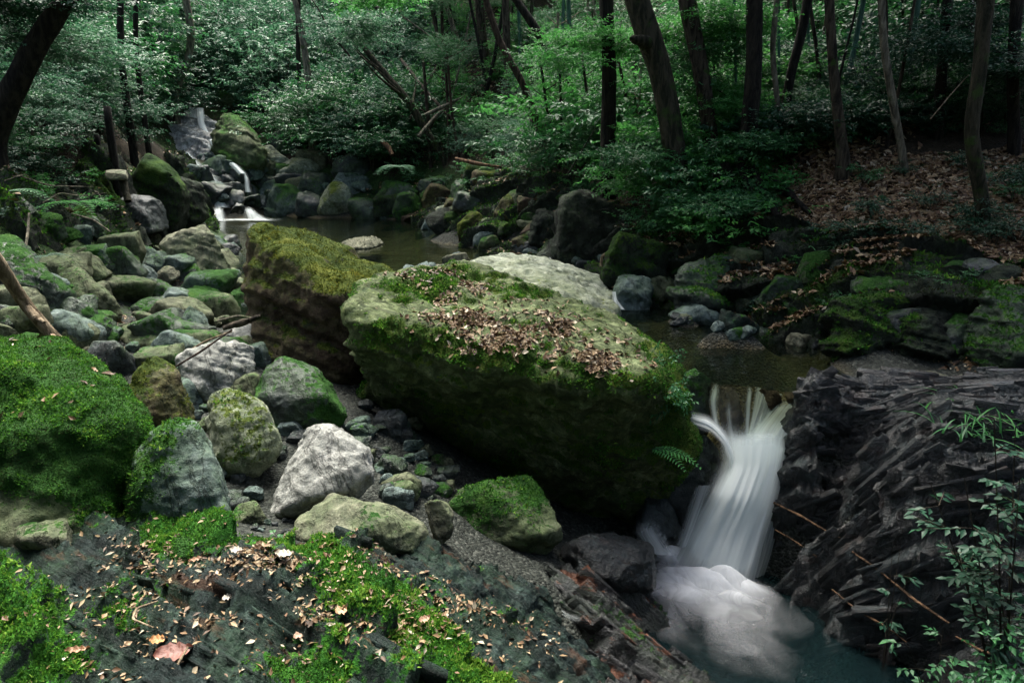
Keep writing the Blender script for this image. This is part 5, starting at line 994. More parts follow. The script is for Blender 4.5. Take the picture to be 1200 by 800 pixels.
# ------------------------------------------------------------------ dead leaves
def litter_mesh(name, Pp, Nn, L, seed, lift=.008, tilt=.35, rn=None):
    g = np.random.default_rng(seed); n = len(Pp); U = unit(Nn + tilt * g.normal(size=(n, 3))); D = unit(np.cross(U, g.normal(size=(n, 3))))
    Ls = L * (.35 + 1.05 * g.random(n) ** 1.3); W = Ls * g.uniform(.16, .3, n)
    rn = g.random(n) if rn is None else rn
    return leaves_mesh(name, Pp + Nn * lift - D * Ls[:, None] * .5, D, U, Ls, W, rn, bend=float(.5))
def ground_litter(polys, n, L, seed, label, densf=None, fn=None, rnf=None):
    """dead leaves on the forest floor; polys are areas of the ground"""
    g = np.random.default_rng(seed); poly = np.array([G(*p)[:2] for p in polys]); x0, y0 = poly.min(0); x1, y1 = poly.max(0)
    a = g.uniform(x0, x1, n * 4); b = g.uniform(y0, y1, n * 4); k = poly_sd(a, b, poly) > 0; a, b = a[k], b[k]
    if densf is not None:
        w = densf(a, b); k = g.random(len(a)) < w; a, b = a[k], b[k]
    a, b = a[:n], b[:n]
    e = .04; z = (fn or H)(a, b); zx = (fn or H)(a + e, b); zy = (fn or H)(a, b + e); N = unit(np.stack([-(zx - z) / e, -(zy - z) / e, np.ones_like(z)], 1))
    k = z > .01 if fn is None else z > -9
    o = finish('fallen_leaves', litter_mesh('fallen_leaves', np.stack([a, b, z], 1)[k], N[k], L, seed, rn=None), M['litter'], smooth=False); return tag(o, label, 'leaves', kind='stuff')
def patchy(s, lo, sc=1.0):
    return lambda a, b: ss(lo, lo + .3, fbm(np.stack([a * sc, b * sc, 0 * a], 1), 4, s))
ground_litter([(880, 200), (1000, 190), (1200, 170), (1300, 250), (1260, 350), (1000, 300), (940, 330), (880, 260)], 14000, .085, 71, 'thick brown leaf litter on the shaded bank slope', patchy(3, -.6))
ground_litter([(840, 290), (1000, 300), (1260, 320), (1260, 436), (1000, 410), (800, 360)], 1500, .08, 72, 'scattered brown leaves on the mossy ledges above the lower pool', patchy(4, .0, 2))
ground_litter([(700, 190), (880, 120), (1230, 40), (1230, 170), (1000, 190), (880, 210)], 6000, .10, 73, 'brown leaves under the shaded trees', patchy(5, -.2))
ground_litter([(470, -30), (760, -30), (860, 120), (740, 220), (560, 215), (480, 160)], 9000, .12, 74, 'brown leaves covering the far slope', patchy(6, -.3))
ground_litter([(-60, 120), (200, 120), (210, 240), (60, 280), (-60, 290)], 3500, .085, 75, 'brown leaves on the left bank', patchy(7, -.1))
ground_litter([(-30, 290), (130, 270), (250, 330), (300, 440), (140, 440), (30, 400)], 1600, .055, 76, 'brown leaves caught between the boulders', patchy(8, -.1, 2))
# on the slate ledge
o, fa, fb, fz, fn_, fm = FRONT
def ledge_litter(n, centers, L, seed, label, rn=None):
    g = np.random.default_rng(seed); w = np.zeros(len(fa))
    for px, py, s in centers:
        c = G(px, py); w += np.exp(-((fa - c[0]) ** 2 + (fb - c[1]) ** 2) / (2 * s * s))
    w *= ss(.6, .9, fn_) * (.25 + ss(-.1, .4, fbm(np.stack([fa * 6, fb * 6, fz], 1), 3, seed))); k = g.choice(len(fa), n, p=w / w.sum())
    P = np.stack([fa[k], fb[k], fz[k]], 1) + g.normal(size=(n, 3)) * [.008, .008, 0]; N = np.tile([0, 0, 1.], (n, 1))
    o = finish('fallen_leaves', litter_mesh('fallen_leaves', P, N, L, seed, .006, .45), M['litter'], smooth=False); return tag(o, label, 'leaves', kind='stuff')
ledge_litter(2400, [(170, 650, .12), (190, 680, .12), (170, 720, .14), (200, 760, .14), (120, 690, .1), (110, 760, .12), (265, 690, .10), (300, 700, .12), (330, 700, .1), (340, 760, .1), (360, 770, .08)], .026, 81, 'brown and white leaf scraps in the hollows of the slate ledge')
ledge_litter(2200, [(400, 665, .12), (440, 700, .12), (480, 720, .12), (500, 750, .13), (560, 760, .14), (600, 780, .14), (450, 780, .12), (620, 740, .12), (420, 770, .1)], .028, 82, 'brown leaf scraps strewn along the moss ridge of the ledge')
# moss and leaves of the ledge
wv = ss(.42, .6, fm + .15 * fbm(np.stack([fa * 20, fb * 20, fz], 1), 2, 3)); g = np.random.default_rng(83); nt = 130000; k = g.choice(len(fa), nt, p=wv / wv.sum())
Pp = np.stack([fa[k], fb[k], fz[k]], 1) + g.normal(size=(nt, 3)) * [.006, .006, .001]; Nn = np.tile([0, 0, 1.], (nt, 1)); cl = fbm(Pp * 14, 3, 7) + .8 * fbm(Pp * 4, 2, 8) + .3
mo = finish('moss', tuft_mesh('moss', Pp, Nn, .009, 84, cl), M['moss'], FRONT[0], smooth=False); mo['kind'] = 'stuff'
# moss, dead leaves and small plants of the rocky banks
for bi, (bo, ba, bb, bz, bn, bmoss) in enumerate(BANKS):
    g = np.random.default_rng(600 + bi); vis = ss(.2, .5, bmoss + .2 * fbm(np.stack([ba * 6, bb * 6, bz], 1), 2, 4)); nt = 45000; k = g.choice(len(ba), nt, p=vis / vis.sum())
    Pp = np.stack([ba[k], bb[k], bz[k]], 1) + g.normal(size=(nt, 3)) * [.012, .012, .004]; Nn = np.tile([0, -.35, 1.], (nt, 1)); cl = fbm(Pp * 6, 3, 7) + .7 * fbm(Pp * 1.5, 2, 8) - .3
    mo = finish('moss', tuft_mesh('moss', Pp, Nn, .030, 604 + bi, cl), M['moss'], bo, smooth=False); mo['kind'] = 'stuff'
    w = ss(.55, .85, bn) * ss(-.1, .3, fbm(np.stack([ba * 1.6, bb * 1.6, bz], 1), 3, 640 + bi)) * (bz > .05); nl = [6500, 2600, 2600][bi]; k = g.choice(len(ba), nl, p=w / w.sum())
    Pl = np.stack([ba[k], bb[k], bz[k]], 1) + g.normal(size=(nl, 3)) * [.02, .02, 0]
    tag(finish('fallen_leaves', litter_mesh('fallen_leaves', Pl, np.tile([0, 0, 1.], (nl, 1)), .08, 650 + bi, .012, .5), M['litter'], smooth=False), ['brown leaves caught on the mossy rock bank behind the lower pool', 'brown leaves caught on the mossy bank of the upper pool', 'brown leaves caught on the striped bank between footpath and cascade'][bi], 'leaves', kind='stuff')
# on the massive block
def rock_litter(rock, n, wf, L, seed, label, tilt=.3):
    me = rock.data; V, E = mesh_np(me); N = vnormals(me); base = np.array(rock.location); w = wf(V + base, N); Pp, Nn, _ = sample_faces(me, w, n, seed)
    o = finish('fallen_leaves', litter_mesh('fallen_leaves', Pp + base, Nn, L, seed, .010, tilt), M['litter'], smooth=False); return tag(o, label, 'leaves', kind='stuff')
lcl = [(590, 375, .22), (610, 400, .25), (560, 395, .2), (640, 410, .25), (690, 420, .22), (720, 430, .18), (680, 400, .2), (520, 360, .1), (535, 370, .12), (475, 368, .12), (600, 415, .18), (740, 440, .1), (660, 385, .15), (565, 412, .12)]
def wblock(P, N):
    w = np.zeros(len(P))
    for px, py, s in lcl:
        d = ray(px, py); t = (.33 - CAMZ) / d[2]; c = np.array([d[0] * t, d[1] * t]); w += np.exp(-((P[:, 0] - c[0]) ** 2 + (P[:, 1] - c[1]) ** 2) / (2 * (s * 1.0) ** 2))
    return w * ss(.6, .85, N[:, 2]) * (.06 + ss(-.05, .35, fbm(P * 3.5, 3, 9)))
rock_litter(BLOCK, 3600, wblock, .050, 91, 'drift of dry tan leaves lying on top of the massive block', .4)
for i in (3,):
    rock_litter(ROCKS[i][0], 60, lambda P, N: ss(.5, .8, N[:, 2]), .05, 92, 'few tan leaves lying on the big moss-carpeted boulder')

# single leaves one can pick out
def big_leaf(px, py, L, W, rz, label, col, on=None, curl=.25, tilt=(.2, .1)):
    z = None; c = G(px, py); i = np.argmin((fa - c[0]) ** 2 + (fb - c[1]) ** 2); c = np.array([fa[i], fb[i], fz[i] + .018])
    nu, nv = 15, 9; u = np.linspace(0, 1, nu); v = np.linspace(-1, 1, nv); U, V_ = np.meshgrid(u, v); w = W * np.sin(np.pi * U ** .8) ** .8 * (1 + .10 * np.sin(U * 31))
    x = (U - .5) * L; y = V_ * w * .5; z = curl * L * (np.abs(V_) ** 1.5 * .35 + (U - .5) ** 2 * .9) + .004 * np.sin(U * 25 + np.abs(V_) * 4)
    P = np.stack([x, y, z], -1).reshape(-1, 3); me = mesh_from('leaf', P, grid_faces(nu, nv), {'rnd': np.full(nu * nv, .5)})
    t = NT('dry_leaf'); n = t.noise(t.node('ShaderNodeTexCoord').outputs['Object'], 60, 4, .6); t.l.new(t.ramp(n, [(.3, [q * .5 for q in col]), (.7, col)]), t.b.inputs['Base Color']); t.b.inputs['Roughness'].default_value = .55
    t.l.new(t.bump(n, .004), t.b.inputs['Normal'])
    o = finish('fallen_leaf', me, t.m); o.location = c; o.rotation_euler = (tilt[0], tilt[1], rz); return tag(o, label, 'leaf')
for a in [(203, 757, .12, .075, .5, 'large reddish-brown crinkled leaf lying on the slate ledge', (.16, .055, .035)), (182, 736, .06, .035, .2, 'orange-tan leaf touching the large reddish-brown one', (.42, .20, .06)), (180, 788, .055, .03, 1.5, 'tan oval leaf below the large reddish-brown one', (.36, .20, .10)),
          (92, 781, .07, .022, .3, 'long light brown leaf at the bottom of the dark slate', (.34, .19, .10)), (171, 758, .03, .024, .2, 'small bright orange leaf beside the large reddish-brown one', (.50, .11, .02)), (403, 760, .05, .04, 1.2, 'broad tan leaf lying on green moss', (.42, .25, .13)),
          (358, 762, .06, .03, 1.1, 'curled pinkish-tan leaf on the moss edge', (.45, .30, .21)), (232, 668, .07, .022, .9, 'long orange and white curled leaf in front of the domed moss cushion', (.38, .22, .13)), (283, 688, .06, .03, -.2, 'whitish leaf on the dead twig by the moss cushion', (.55, .48, .38)),
          (340, 702, .07, .035, .1, 'pale bone-coloured leaf on the moss slope', (.55, .49, .39)), (268, 712, .05, .025, 1.2, 'white folded leaf in the leaf scraps', (.60, .56, .48)), (222, 788, .05, .028, 1.3, 'tan leaf standing at the bottom edge of the slate', (.36, .22, .12)),
          (500, 770, .05, .03, .8, 'light brown leaf on the lower moss ridge', (.32, .19, .11)), (625, 780, .05, .03, .6, 'tan leaf at the dark foot of the ledge', (.45, .25, .10)), (60, 706, .04, .02, .5, 'small tan leaf on the dark moss', (.30, .18, .10))]:
    big_leaf(*a)

# ------------------------------------------------------------------ wood lying about
def stick(path, mat, label, name='stick', cat='stick', side=(), wob=.12, seg=8, seed=3):
    """path: (px, py, Y, radius in m)"""
    Q = resample([np.r_[WY(p[0], p[1], p[2]), p[3]] for p in path], max(10, 6 * len(path)), 2); c = Q[0, :3].copy(); sp = [(Q[:, :3] - c, Q[:, 3])]
    for s in side:
        q = resample([np.r_[WY(p[0], p[1], p[2]), p[3]] for p in s], 12, 1); sp.append((q[:, :3] - c, q[:, 3]))
    o = finish(name, tubes_mesh(name, sp, mat, seg, seed, wob), M[mat]); o.location = c; return tag(o, label, cat)
def gy(px, py, off=0): return G(px, py)[1] + off
stick([(-30, 275, 4.6, .05), (0, 312, 4.75, .048), (28, 355, 4.9, .045), (60, 392, 4.95, .042), (96, 424, 5.0, .035)], 'deadwood', 'bare tan log leaning diagonally into the boulder field', 'log', 'log', seg=12,
      side=[[(28, 355, 4.9, .03), (42, 372, 4.85, .03), (52, 378, 4.82, .012)]])
stick([(205, 422, 5.2, .008), (240, 400, 5.3, .01), (272, 388, 5.4, .008)], 'deadwood', 'thin dry stick lying on the whitish sloping boulder')
stick([(205, 430, 4.6, .007), (235, 412, 4.7, .008), (272, 386, 4.9, .006)], 'rootwood', 'straight twig propped on the whitish sloping boulder')
stick([(156, 590, 3.0, .04), (185, 598, 2.95, .038), (205, 612, 2.9, .035), (222, 642, 2.8, .032)], 'rootwood', 'curved dark root between the moss-carpeted boulder and the ledge', 'root', 'root', seg=12)
stick([(330, 662, gy(330, 662, -.05), .018), (380, 668, gy(380, 668, -.05), .026), (420, 680, gy(420, 680, -.05), .030), (460, 690, gy(460, 690, -.06), .026), (500, 692, gy(500, 692, -.06), .012)], 'rootwood', 'dark rotten branch lying along the moss ridge', 'branch', 'branch', seg=10, wob=.3,
      side=[[(400, 690, gy(400, 690, -.06), .018), (440, 696, gy(440, 696, -.06), .02), (488, 704, gy(488, 704, -.06), .012)]])
stick([(240, 682, gy(240, 682, -.06), .006), (270, 678, gy(270, 678, -.08), .011), (310, 672, gy(310, 672, -.08), .010), (330, 676, gy(330, 676, -.06), .005)], 'rootwood', 'thin dead twig in front of the domed moss cushion', wob=.3)
stick([(196, 800, gy(196, 790, -.05), .004), (210, 775, gy(210, 775, -.05), .004), (220, 758, gy(220, 758, -.05), .003)], 'deadwood', 'pale stalk leaning on the large reddish-brown leaf')
stick([(180, 735, gy(180, 735, -.04), .003), (155, 725, gy(155, 725, -.04), .004), (160, 712, gy(160, 712, -.04), .004), (185, 704, gy(185, 704, -.04), .003)], 'deadwood', 'thin curled twig among the leaf scraps')
stick([(430, 738, gy(430, 738, -.05), .012), (450, 752, gy(450, 752, -.05), .016), (470, 764, gy(470, 764, -.05), .010)], 'bark_pale', 'short broken wood chip on the moss slope', wob=.3)
stick([(396, 770, gy(396, 770, -.04), .004), (430, 785, gy(430, 785, -.05), .004), (460, 800, gy(460, 795, -.05), .004)], 'deadwood', 'thin stem running down the moss at the bottom edge')
stick([(262, 384, 5.6, .02), (285, 378, 5.6, .03), (306, 370, 5.6, .015)], 'bark', 'short brown branch pile piece beside the wedge-shaped boulder', 'branch', 'branch', wob=.3)
stick([(255, 376, 5.8, .01), (280, 370, 5.75, .012), (304, 374, 5.7, .008)], 'bark_pale', 'thin twig lying behind the short brown branch')
stick([(590, 393, 4.72, .006), (640, 408, 4.62, .007), (690, 424, 4.55, .006)], 'rootwood', 'dark stick lying in the leaf drift on the massive block')
stick([(655, 368, 5.6, .008), (675, 380, 5.4, .01), (700, 390, 5.3, .005)], 'rootwood', 'short dark stick near the back edge of the massive block')
# driftwood by the lower pool
stick([(970, 396, 5.6, .006), (980, 404, 5.55, .008), (1000, 408, 5.5, .009), (1025, 414, 5.45, .012), (1060, 418, 5.4, .016), (1100, 416, 5.35, .018), (1120, 422, 5.3, .016), (1140, 433, 5.2, .012), (1180, 445, 5.1, .015), (1220, 452, 5.0, .014)], 'rootwood', 'branching driftwood lying at the edge of the lower pool', 'driftwood', 'driftwood',
      side=[[(1050, 417, 5.4, .008), (1045, 392, 5.4, .007), (1043, 380, 5.4, .005), (1020, 362, 5.5, .005), (1000, 350, 5.6, .003)], [(1043, 380, 5.4, .005), (1046, 372, 5.4, .003)], [(1100, 416, 5.35, .008), (1090, 392, 5.4, .007), (1080, 374, 5.4, .006), (1062, 368, 5.5, .003)], [(1080, 374, 5.4, .005), (1078, 364, 5.4, .003)],
            [(1010, 412, 5.4, .006), (1016, 424, 5.3, .004)], [(1010, 412, 5.4, .006), (1000, 402, 5.5, .004), (985, 385, 5.6, .003), (965, 374, 5.7, .003)]])
stick([(1160, 445, 4.9, .014), (1185, 450, 4.85, .016), (1215, 462, 4.8, .014)], 'rootwood', 'short brown root end beside the tan wedge stone', 'root', 'root')
stick([(1000, 280, 6.3, .006), (1035, 284, 6.25, .008), (1070, 290, 6.1, .007), (1105, 298, 6.0, .005)], 'deadwood', 'pale arching twig across the leafy bank', side=[[(1078, 294, 6.0, .005), (1095, 280, 6.0, .004), (1098, 250, 6.0, .003)], [(1020, 292, 6.2, .004), (1035, 286, 6.2, .003)]])
stick([(938, 278, gy(938, 278, -.1), .016), (946, 290, gy(946, 290, -.1), .022), (952, 304, gy(952, 304, -.1), .024), (955, 312, gy(955, 312, -.08), .008)], 'orange_root', 'splintered orange wood stub on the shaded bank', 'stub', 'wood', wob=.35)
stick([(1090, 140, 7, .005), (1115, 110, 7.2, .006), (1135, 88, 7.4, .005)], 'deadwood', 'bare pale twig in the deep shade')
stick([(930, 186, 8.2, .006), (950, 170, 8.2, .008), (965, 158, 8.3, .005)], 'deadwood', 'dry twig leaning by the bank plants')
# twigs of the left bank
for i, (pth, lab) in enumerate([([(50, 238, 7.2, .008), (70, 226, 7.4, .008), (95, 230, 7.6, .006), (125, 226, 7.8, .004)], 'lower arching bare twig on the left bank'), ([(20, 205, 7.4, .01), (45, 214, 7.5, .009), (60, 218, 7.6, .009), (110, 219, 7.8, .004)], 'upper arching bare twig on the left bank'),
                        ([(5, 212, 7.2, .006), (30, 204, 7.4, .006), (45, 216, 7.5, .004)], 'short arching bare twig on the left bank'), ([(34, 250, 6.6, .01), (33, 270, 6.3, .012), (30, 290, 6.1, .01)], 'upright bare stem behind the slanting slab'), ([(82, 250, 8, .012), (110, 258, 8, .012), (130, 272, 7.9, .008)], 'curling root around the round mossy boulder')]):
    stick(pth, 'bark_pale', lab)
# leaning dead branches on the far slope
for i, (pth, mt, lab) in enumerate([([(490, 160, 19, .05), (515, 132, 19.5, .05), (545, 112, 20, .03)], 'bark_pale', 'pale dead branch crossing the brown slope'), ([(480, 140, 20, .04), (500, 100, 21, .04), (512, 78, 22, .03)], 'bark', 'dead branch leaning on the brown slope'), ([(498, 135, 19, .05), (520, 125, 19, .05), (538, 116, 19, .03)], 'bark_pale', 'short pale fallen branch on the brown slope'),
                            ([(534, 186, 14.5, .035), (560, 192, 14.2, .04), (588, 196, 14, .02)], 'orange_root', 'tan fallen branch lying above the shore rocks'), ([(448, 166, 19, .06), (455, 172, 18.8, .07), (460, 182, 18.6, .05)], 'orange_root', 'splintered reddish stump on the slope'), ([(665, 205, 10.5, .012), (680, 180, 10.5, .012), (698, 150, 10.5, .008)], 'bark_dark', 'thin dark dead stem leaning beside the straight trunk'),
                            ([(470, 70, 22, .05), (500, 108, 20.5, .05), (530, 140, 19.5, .05)], 'bark', 'long brown pole lying down the brown slope'), ([(530, 70, 21, .03), (500, 40, 21, .03), (470, 18, 21, .02), (440, 8, 21, .015)], 'bark_pale', 'bare bent branch reaching over the glossy shrubs'), ([(410, 66, 19, .03), (388, 40, 19, .03), (374, 12, 19, .02), (362, -5, 19, .02)], 'bark', 'bare arching branch in the shrub thicket')]):
    stick(pth, mt, lab, 'branch', 'branch')
# roots hanging from the mossy banks
stick([(704, 312, 8.0, .018), (706, 300, 8.0, .02), (722, 292, 7.9, .02), (730, 282, 8.0, .014)], 'deadwood', 'tan root crossing the blue-grey foot of the outcrop', 'root', 'root', wob=.3)
for i, (a, b, c_) in enumerate([((850, 190), (862, 230), (868, 285)), ((866, 185), (880, 235), (895, 290)), ((880, 195), (902, 240), (935, 292)), ((840, 200), (842, 235), (832, 270)), ((892, 205), (922, 225), (950, 250))]):
    stick([(a[0], a[1], 7.9, .05), (b[0], b[1], gy(*b, -.12), .045), (c_[0], c_[1], gy(*c_, -.08), .02)], 'bark_dark', 'thick dark root running down the bank below the black trunk', 'root', 'root', wob=.3)['group'] = 'roots below the black trunk'
# orange roots over the wet slate
for pth, lab in [([(884, 580, 4.25, .006), (905, 588, 4.15, .010), (940, 605, 4.0, .011), (968, 622, 3.9, .009), (985, 630, 3.85, .004)], 'upper orange root lying across the wet slate beside the fall'), ([(908, 620, 4.1, .006), (935, 636, 4.0, .008), (957, 652, 3.9, .010)], 'short orange root end just below the upper one'),
                 ([(990, 640, 3.8, .006), (1030, 668, 3.65, .009), (1068, 700, 3.5, .012), (1112, 730, 3.3, .010)], 'long orange-brown root running down the wet slate'), ([(975, 690, 3.75, .006), (1005, 715, 3.6, .009), (1040, 735, 3.45, .008), (1062, 752, 3.4, .005)], 'lower reddish root near the dark water'), ([(1120, 745, 3.2, .006), (1150, 762, 3.1, .010), (1172, 768, 3.0, .006)], 'tan root end under the sapling')]:
    P = [(a, b, G(a, b)[1] - .12, r * .7) for a, b, Y_, r in pth]; stick(P, 'orange_root', lab, 'root', 'root', wob=.35)

# ------------------------------------------------------------------ footpath posts and step on the left bank
for (x, y0, y1, r, lab) in [(104, 198, 162, .05, 'left dark post of the three by the footpath'), (118, 196, 161, .045, 'middle dark post of the three by the footpath'), (134, 192, 130, .055, 'tallest dark post by the footpath'), (80, 196, 164, .05, 'dark post half hidden by leaves near the footpath')]:
    Yp = 10.8; a = WY(x, y0, Yp); hgt = (y0 - y1) / 800 * Yp; z0 = H(a[0], a[1])[0] - .15
    Q = np.array([[0, 0, z0 - a[2]], [0.0, 0, hgt * .5], [.015, 0, hgt]]); V, F = tube(resample(Q, 10, 0), np.full(10, r), 10, int(x), .15)
    cap = len(V); F = list(map(tuple, F)); V = np.concatenate([V, [[.015, 0, hgt + .01]]]); F += [(90 + k, 90 + (k + 1) % 10, cap, cap) for k in range(0)]
    bm = bmesh.new(); vs = [bm.verts.new(v) for v in V]; [bm.faces.new([vs[i] for i in f]) for f in F]; bm.faces.new([vs[90 + k] for k in range(10)]); me = bpy.data.meshes.new('post'); bm.to_mesh(me); bm.free()
    o = finish('post', me, M['post']); o.location = a; tag(o, lab, 'post', 'posts by the footpath')
st = [WY(118, 198, 10.6), WY(152, 199, 10.5), WY(150, 205, 10.2), WY(124, 204, 10.2)]; st += [p - np.array([0, 0, .07]) for p in st]
make_rock('stone_step', [st], 'tan', 'thin flat stone step jutting out over the bank', moss=-.4, seed=130, rough=.5, smooth=1, cat='step')
stick([(143, 206, 10.4, .05), (146, 220, 10.3, .05), (150, 236, 10.2, .05)], 'bark_moss', 'mossy prop post under the flat stone step', 'post', 'post')

# ------------------------------------------------------------------ plants near the path
def leaf_cards(Pb, D, L, W, g, rn):
    return Pb, D, L, W, rn
def sapling(base, tips, label, mat, L, per, seed, name='sapling', cat='sapling', r=.006):
    g = np.random.default_rng(seed); t = empty(name, base, label, cat); sp = []; PP, DD, UU, LL, WW = [], [], [], [], []
    for tip in tips:
        q = resample([np.zeros(3), (tip - base) * .5 + g.normal(size=3) * .03 + [0, 0, .04], tip - base], 12, 2); sp.append((q, np.linspace(r, r * .35, 12)))
        for k in range(per):
            u = g.uniform(.35, 1.0); i = int(u * 11); p = q[i]; s = 1 if k % 2 else -1; a = g.uniform(0, 6.28); tw = np.array([math.cos(a), math.sin(a) * .8, g.uniform(-.1, .5)]); tl = g.uniform(.03, .16) * L / .06
            e = p + unit(tw) * tl; sp.append((np.array([p, (p + e) / 2 + [0, 0, .006], e]), np.array([r * .35, r * .3, r * .2])))
            for j in range(5):
                PP.append(p + (e - p) * (.35 + .16 * j)); sd = unit(np.cross(tw, [0, 0, 1])) * (1 if j % 2 else -1); DD.append(unit(unit(tw) * .7 + sd * (.8 if j < 4 else 0) + g.normal(size=3) * .2 - [0, 0, .25])); UU.append(unit(np.array([0, 0, 1]) + g.normal(size=3) * .35)); LL.append(L * g.uniform(.6, 1.15)); WW.append(L * .22 * g.uniform(.8, 1.2))
    finish('stem', tubes_mesh('stem', sp, 'bark', 6, seed), M['bark'], t)
    n = len(PP); me = leaves_mesh('foliage', np.array(PP), np.array(DD), np.array(UU), np.array(LL), np.array(WW), np.clip(.5 + .22 * g.normal(size=n), 0, 1)); finish('foliage', me, M[mat], t, smooth=False); return t
sb_ = WY(1196, 745, 2.75); sb_[2] = H(sb_[0], sb_[1])[0]
sapling(sb_, [WY(1165, 490, 2.7), WY(1130, 560, 2.75), WY(1090, 565, 2.8), WY(1195, 560, 2.6), WY(1150, 620, 2.7), WY(1190, 500, 2.8), WY(1120, 640, 2.8)], 'thin leafy sapling growing over the wet slate slope', 'leaf_dark', .055, 20, 5)
sb2 = WY(1055, 670, 3.45); sb2[2] = H(sb2[0], sb2[1])[0]
sapling(sb2, [WY(1058, 620, 3.4), WY(1046, 640, 3.4), WY(1075, 650, 3.35)], 'small reddish-stemmed seedling on the wet slate', 'leaf_dark', .05, 3, 6, 'seedling', 'seedling', .004)
sb3 = WY(1110, 780, 3.0); sb3[2] = H(sb3[0], sb3[1])[0]
sapling(sb3, [WY(1060, 745, 3.0), WY(1075, 790, 2.9), WY(1105, 735, 3.0), WY(1120, 765, 2.9)], 'low seedling with narrow leaves above the plunge pool', 'leaf_mid', .05, 4, 7, 'seedling', 'seedling', .004)
sb4 = G(330, 640)
sapling(sb4 + np.array([0, 0, -.01]), [sb4 + np.array([.03, 0, .05]), sb4 + np.array([-.03, 0, .05])], 'tiny green seedling in the gravel pocket', 'leaf_bright', .025, 3, 8, 'seedling', 'seedling', .002)
def blades(px, py, n, L, label, mat, seed, spread=.12, name='grass_tuft', Y=None, cat='grass', w=.006, droop=.5):
    g = np.random.default_rng(seed); b = G(px, py) if Y is None else WY(px, py, Y); V, F = [], []
    for k in range(n):
        a = g.uniform(0, 6.28); d = np.array([math.cos(a), math.sin(a), 0]); s = np.array([-d[1], d[0], 0]); l = L * g.uniform(.5, 1.1); o0 = np.array([g.normal() * spread, g.normal() * spread, 0]); el = g.uniform(.5, 1.3)
        for i in range(5):
            u = i / 4; p = o0 + d * l * u * math.cos(el) * (1 + .3 * u) + np.array([0, 0, l * (u * math.sin(el) - droop * u * u)]); ww = w * (1 - u) ** .6 + .0004; V += [p - s * ww, p + s * ww]
            if i < 4: q = k * 10 + i * 2; F.append((q, q + 1, q + 3, q + 2))
    rn = np.repeat(np.clip(.5 + .22 * g.normal(size=n), 0, 1), 10)
    o = finish(name, mesh_from(name, np.array(V), np.array(F), {'rnd': rn}), M[mat]); o.location = b; return tag(o, label, cat)
blades(1165, 495, 70, .26, 'tuft of long grass blades on the wet slate shelf', 'leaf_bright', 41, .16)
blades(1140, 505, 40, .20, 'thinner grass tuft beside the long-bladed one', 'leaf_mid', 42, .12)
blades(880, 300, 60, .22, 'grassy tuft hanging on the mossy bank', 'leaf_mid', 43, .15)
blades(975, 290, 60, .20, 'grassy tuft below the leafy bank', 'leaf_mid', 44, .15)
blades(1010, 296, 50, .20, 'dark fern-like tuft beside the pale arching twig', 'leaf_mid', 45, .12)
blades(790, 285, 60, .25, 'dark grass clump hanging under the spreading shrubs', 'leaf_dark', 46, .2)
def fern(px, py, Y, fronds, L, label, mat, seed, az=None, name='fern', up=.35):
    g = np.random.default_rng(seed); b = WY(px, py, Y); t = empty(name, b, label, 'fern'); PP, DD, UU, LL, WW, sp = [], [], [], [], [], []
    for k in range(fronds):
        a = g.uniform(0, 6.28) if az is None else az[k]; d = np.array([math.cos(a), math.sin(a), 0]); l = L * g.uniform(.7, 1.1); s = np.array([-d[1], d[0], 0])
        q = np.array([d * l * u + np.array([0, 0, l * (up * u - .55 * u * u)]) for u in np.linspace(0, 1, 14)]); sp.append((q, np.linspace(.003, .001, 14)))
        for i in range(1, 14):
            ll = l * .28 * math.sin(math.pi * min(1, (i / 14) ** .7 * .9 + .08))
            for sg in (-1, 1): PP.append(q[i]); DD.append(unit(s * sg + d * .45)); UU.append(np.array([0, 0, 1.]) + .1 * g.normal(size=3)); LL.append(ll); WW.append(l * .022)
    finish('stem', tubes_mesh('stem', sp, 'bark', 5, seed), M['leaf_mid'], t); n = len(PP)
    finish('frond', leaves_mesh('frond', np.array(PP), np.array(DD), unit(np.array(UU)), np.array(LL), np.array(WW), np.clip(.6 + .2 * g.normal(size=n), 0, 1)), M[mat], t, smooth=False); return t
fern(764, 526, 4.22, 3, .30, 'bright fern hanging from the mossy end of the massive block', 'leaf_bright', 51, az=[-.5, -.9, -.2])
fern(86, 238, 7.6, 7, .42, 'green fern with broad fronds between left bank rocks', 'leaf_bright', 52)
fern(12, 224, 6.6, 6, .36, 'pale green fern at the edge of the left bank', 'leaf_mid', 53)
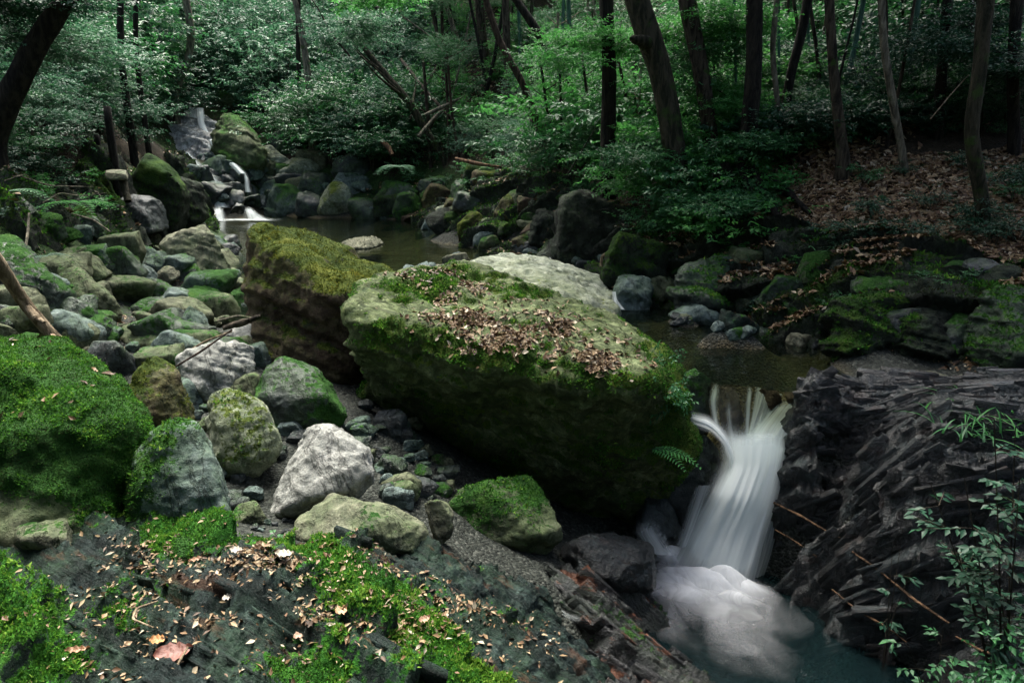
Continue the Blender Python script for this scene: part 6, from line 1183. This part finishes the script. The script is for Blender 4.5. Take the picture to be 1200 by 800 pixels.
fern(470, 196, 17, 8, .9, 'large pale fern above the far waterline', 'leaf_grey', 54)
fern(1120, 312, 5.9, 6, .30, 'small dark fern on the mossy ledge', 'leaf_mid', 55)
fern(1090, 300, 6.0, 5, .26, 'broad-leaved fern beside the pale arching twig', 'leaf_mid', 56)
fern(55, 300, 6.0, 6, .22, 'little creeping fern on the slanting slab', 'leaf_dark', 57)
# cover the block's outer end with hanging greenery and give the lower right corner its mossy bush
leaves_ = bpy.data.objects.new('ivy', crown_mesh('leaf_mid|small', 0)); C.objects.link(leaves_); leaves_.location = WY(781, 455, 4.28); leaves_.scale = (.42, .42, .8); tag(leaves_, 'creeping green ivy on the outer end of the massive block', 'ivy')
sb5 = WY(1205, 790, 2.3); sb5[2] -= .12
cbush = empty('shrub', sb5, 'feathery green bush in the lower corner beside the slate', 'shrub'); leafobj('foliage', 'leaf_mid|small', 1, (0, 0, .12), cbush, (.55, .55, .9), .4)

# ------------------------------------------------------------------ the wood behind the path: unseen trees added to cut front sky light
for i, (x, y, s_, lab) in enumerate([(-3.2, -2.5, 1.7, 'unseen tall tree behind the path on the upstream side'), (0.5, -4.0, 1.9, 'unseen tall tree straight behind the path'), (-6.5, .5, 1.6, 'unseen tall tree up the bank behind the moss-carpeted boulder'), (-1.5, -8, 2.2, 'unseen large tree further back behind the path'), (4, -7, 2.2, 'unseen large tree further back behind the slate slope')]):
    z = H(x, y)[0]; t = empty('tree', (x, y, z), lab, 'tree'); P = np.array([[0, 0, -.2], [.05, .03, 2.2], [.1, 0, 4.6], [.12, .1, 6.2]]); Q = resample(P, 14, 1)
    finish('trunk', tubes_mesh('trunk', [(Q, np.linspace(.19, .08, 14))] + limbs(Q, np.linspace(.19, .08, 14), 5, 700 + i, 1.6, .5), 'bark', 10, 700 + i), M['bark'], t)
    for k in range(3): leafobj('crown', 'leaf_dark|big', k, (.9 * math.cos(k * 2.1 + i), .9 * math.sin(k * 2.1 + i), 4.6 + .8 * k), t, (s_, s_, s_ * .8), k + i)
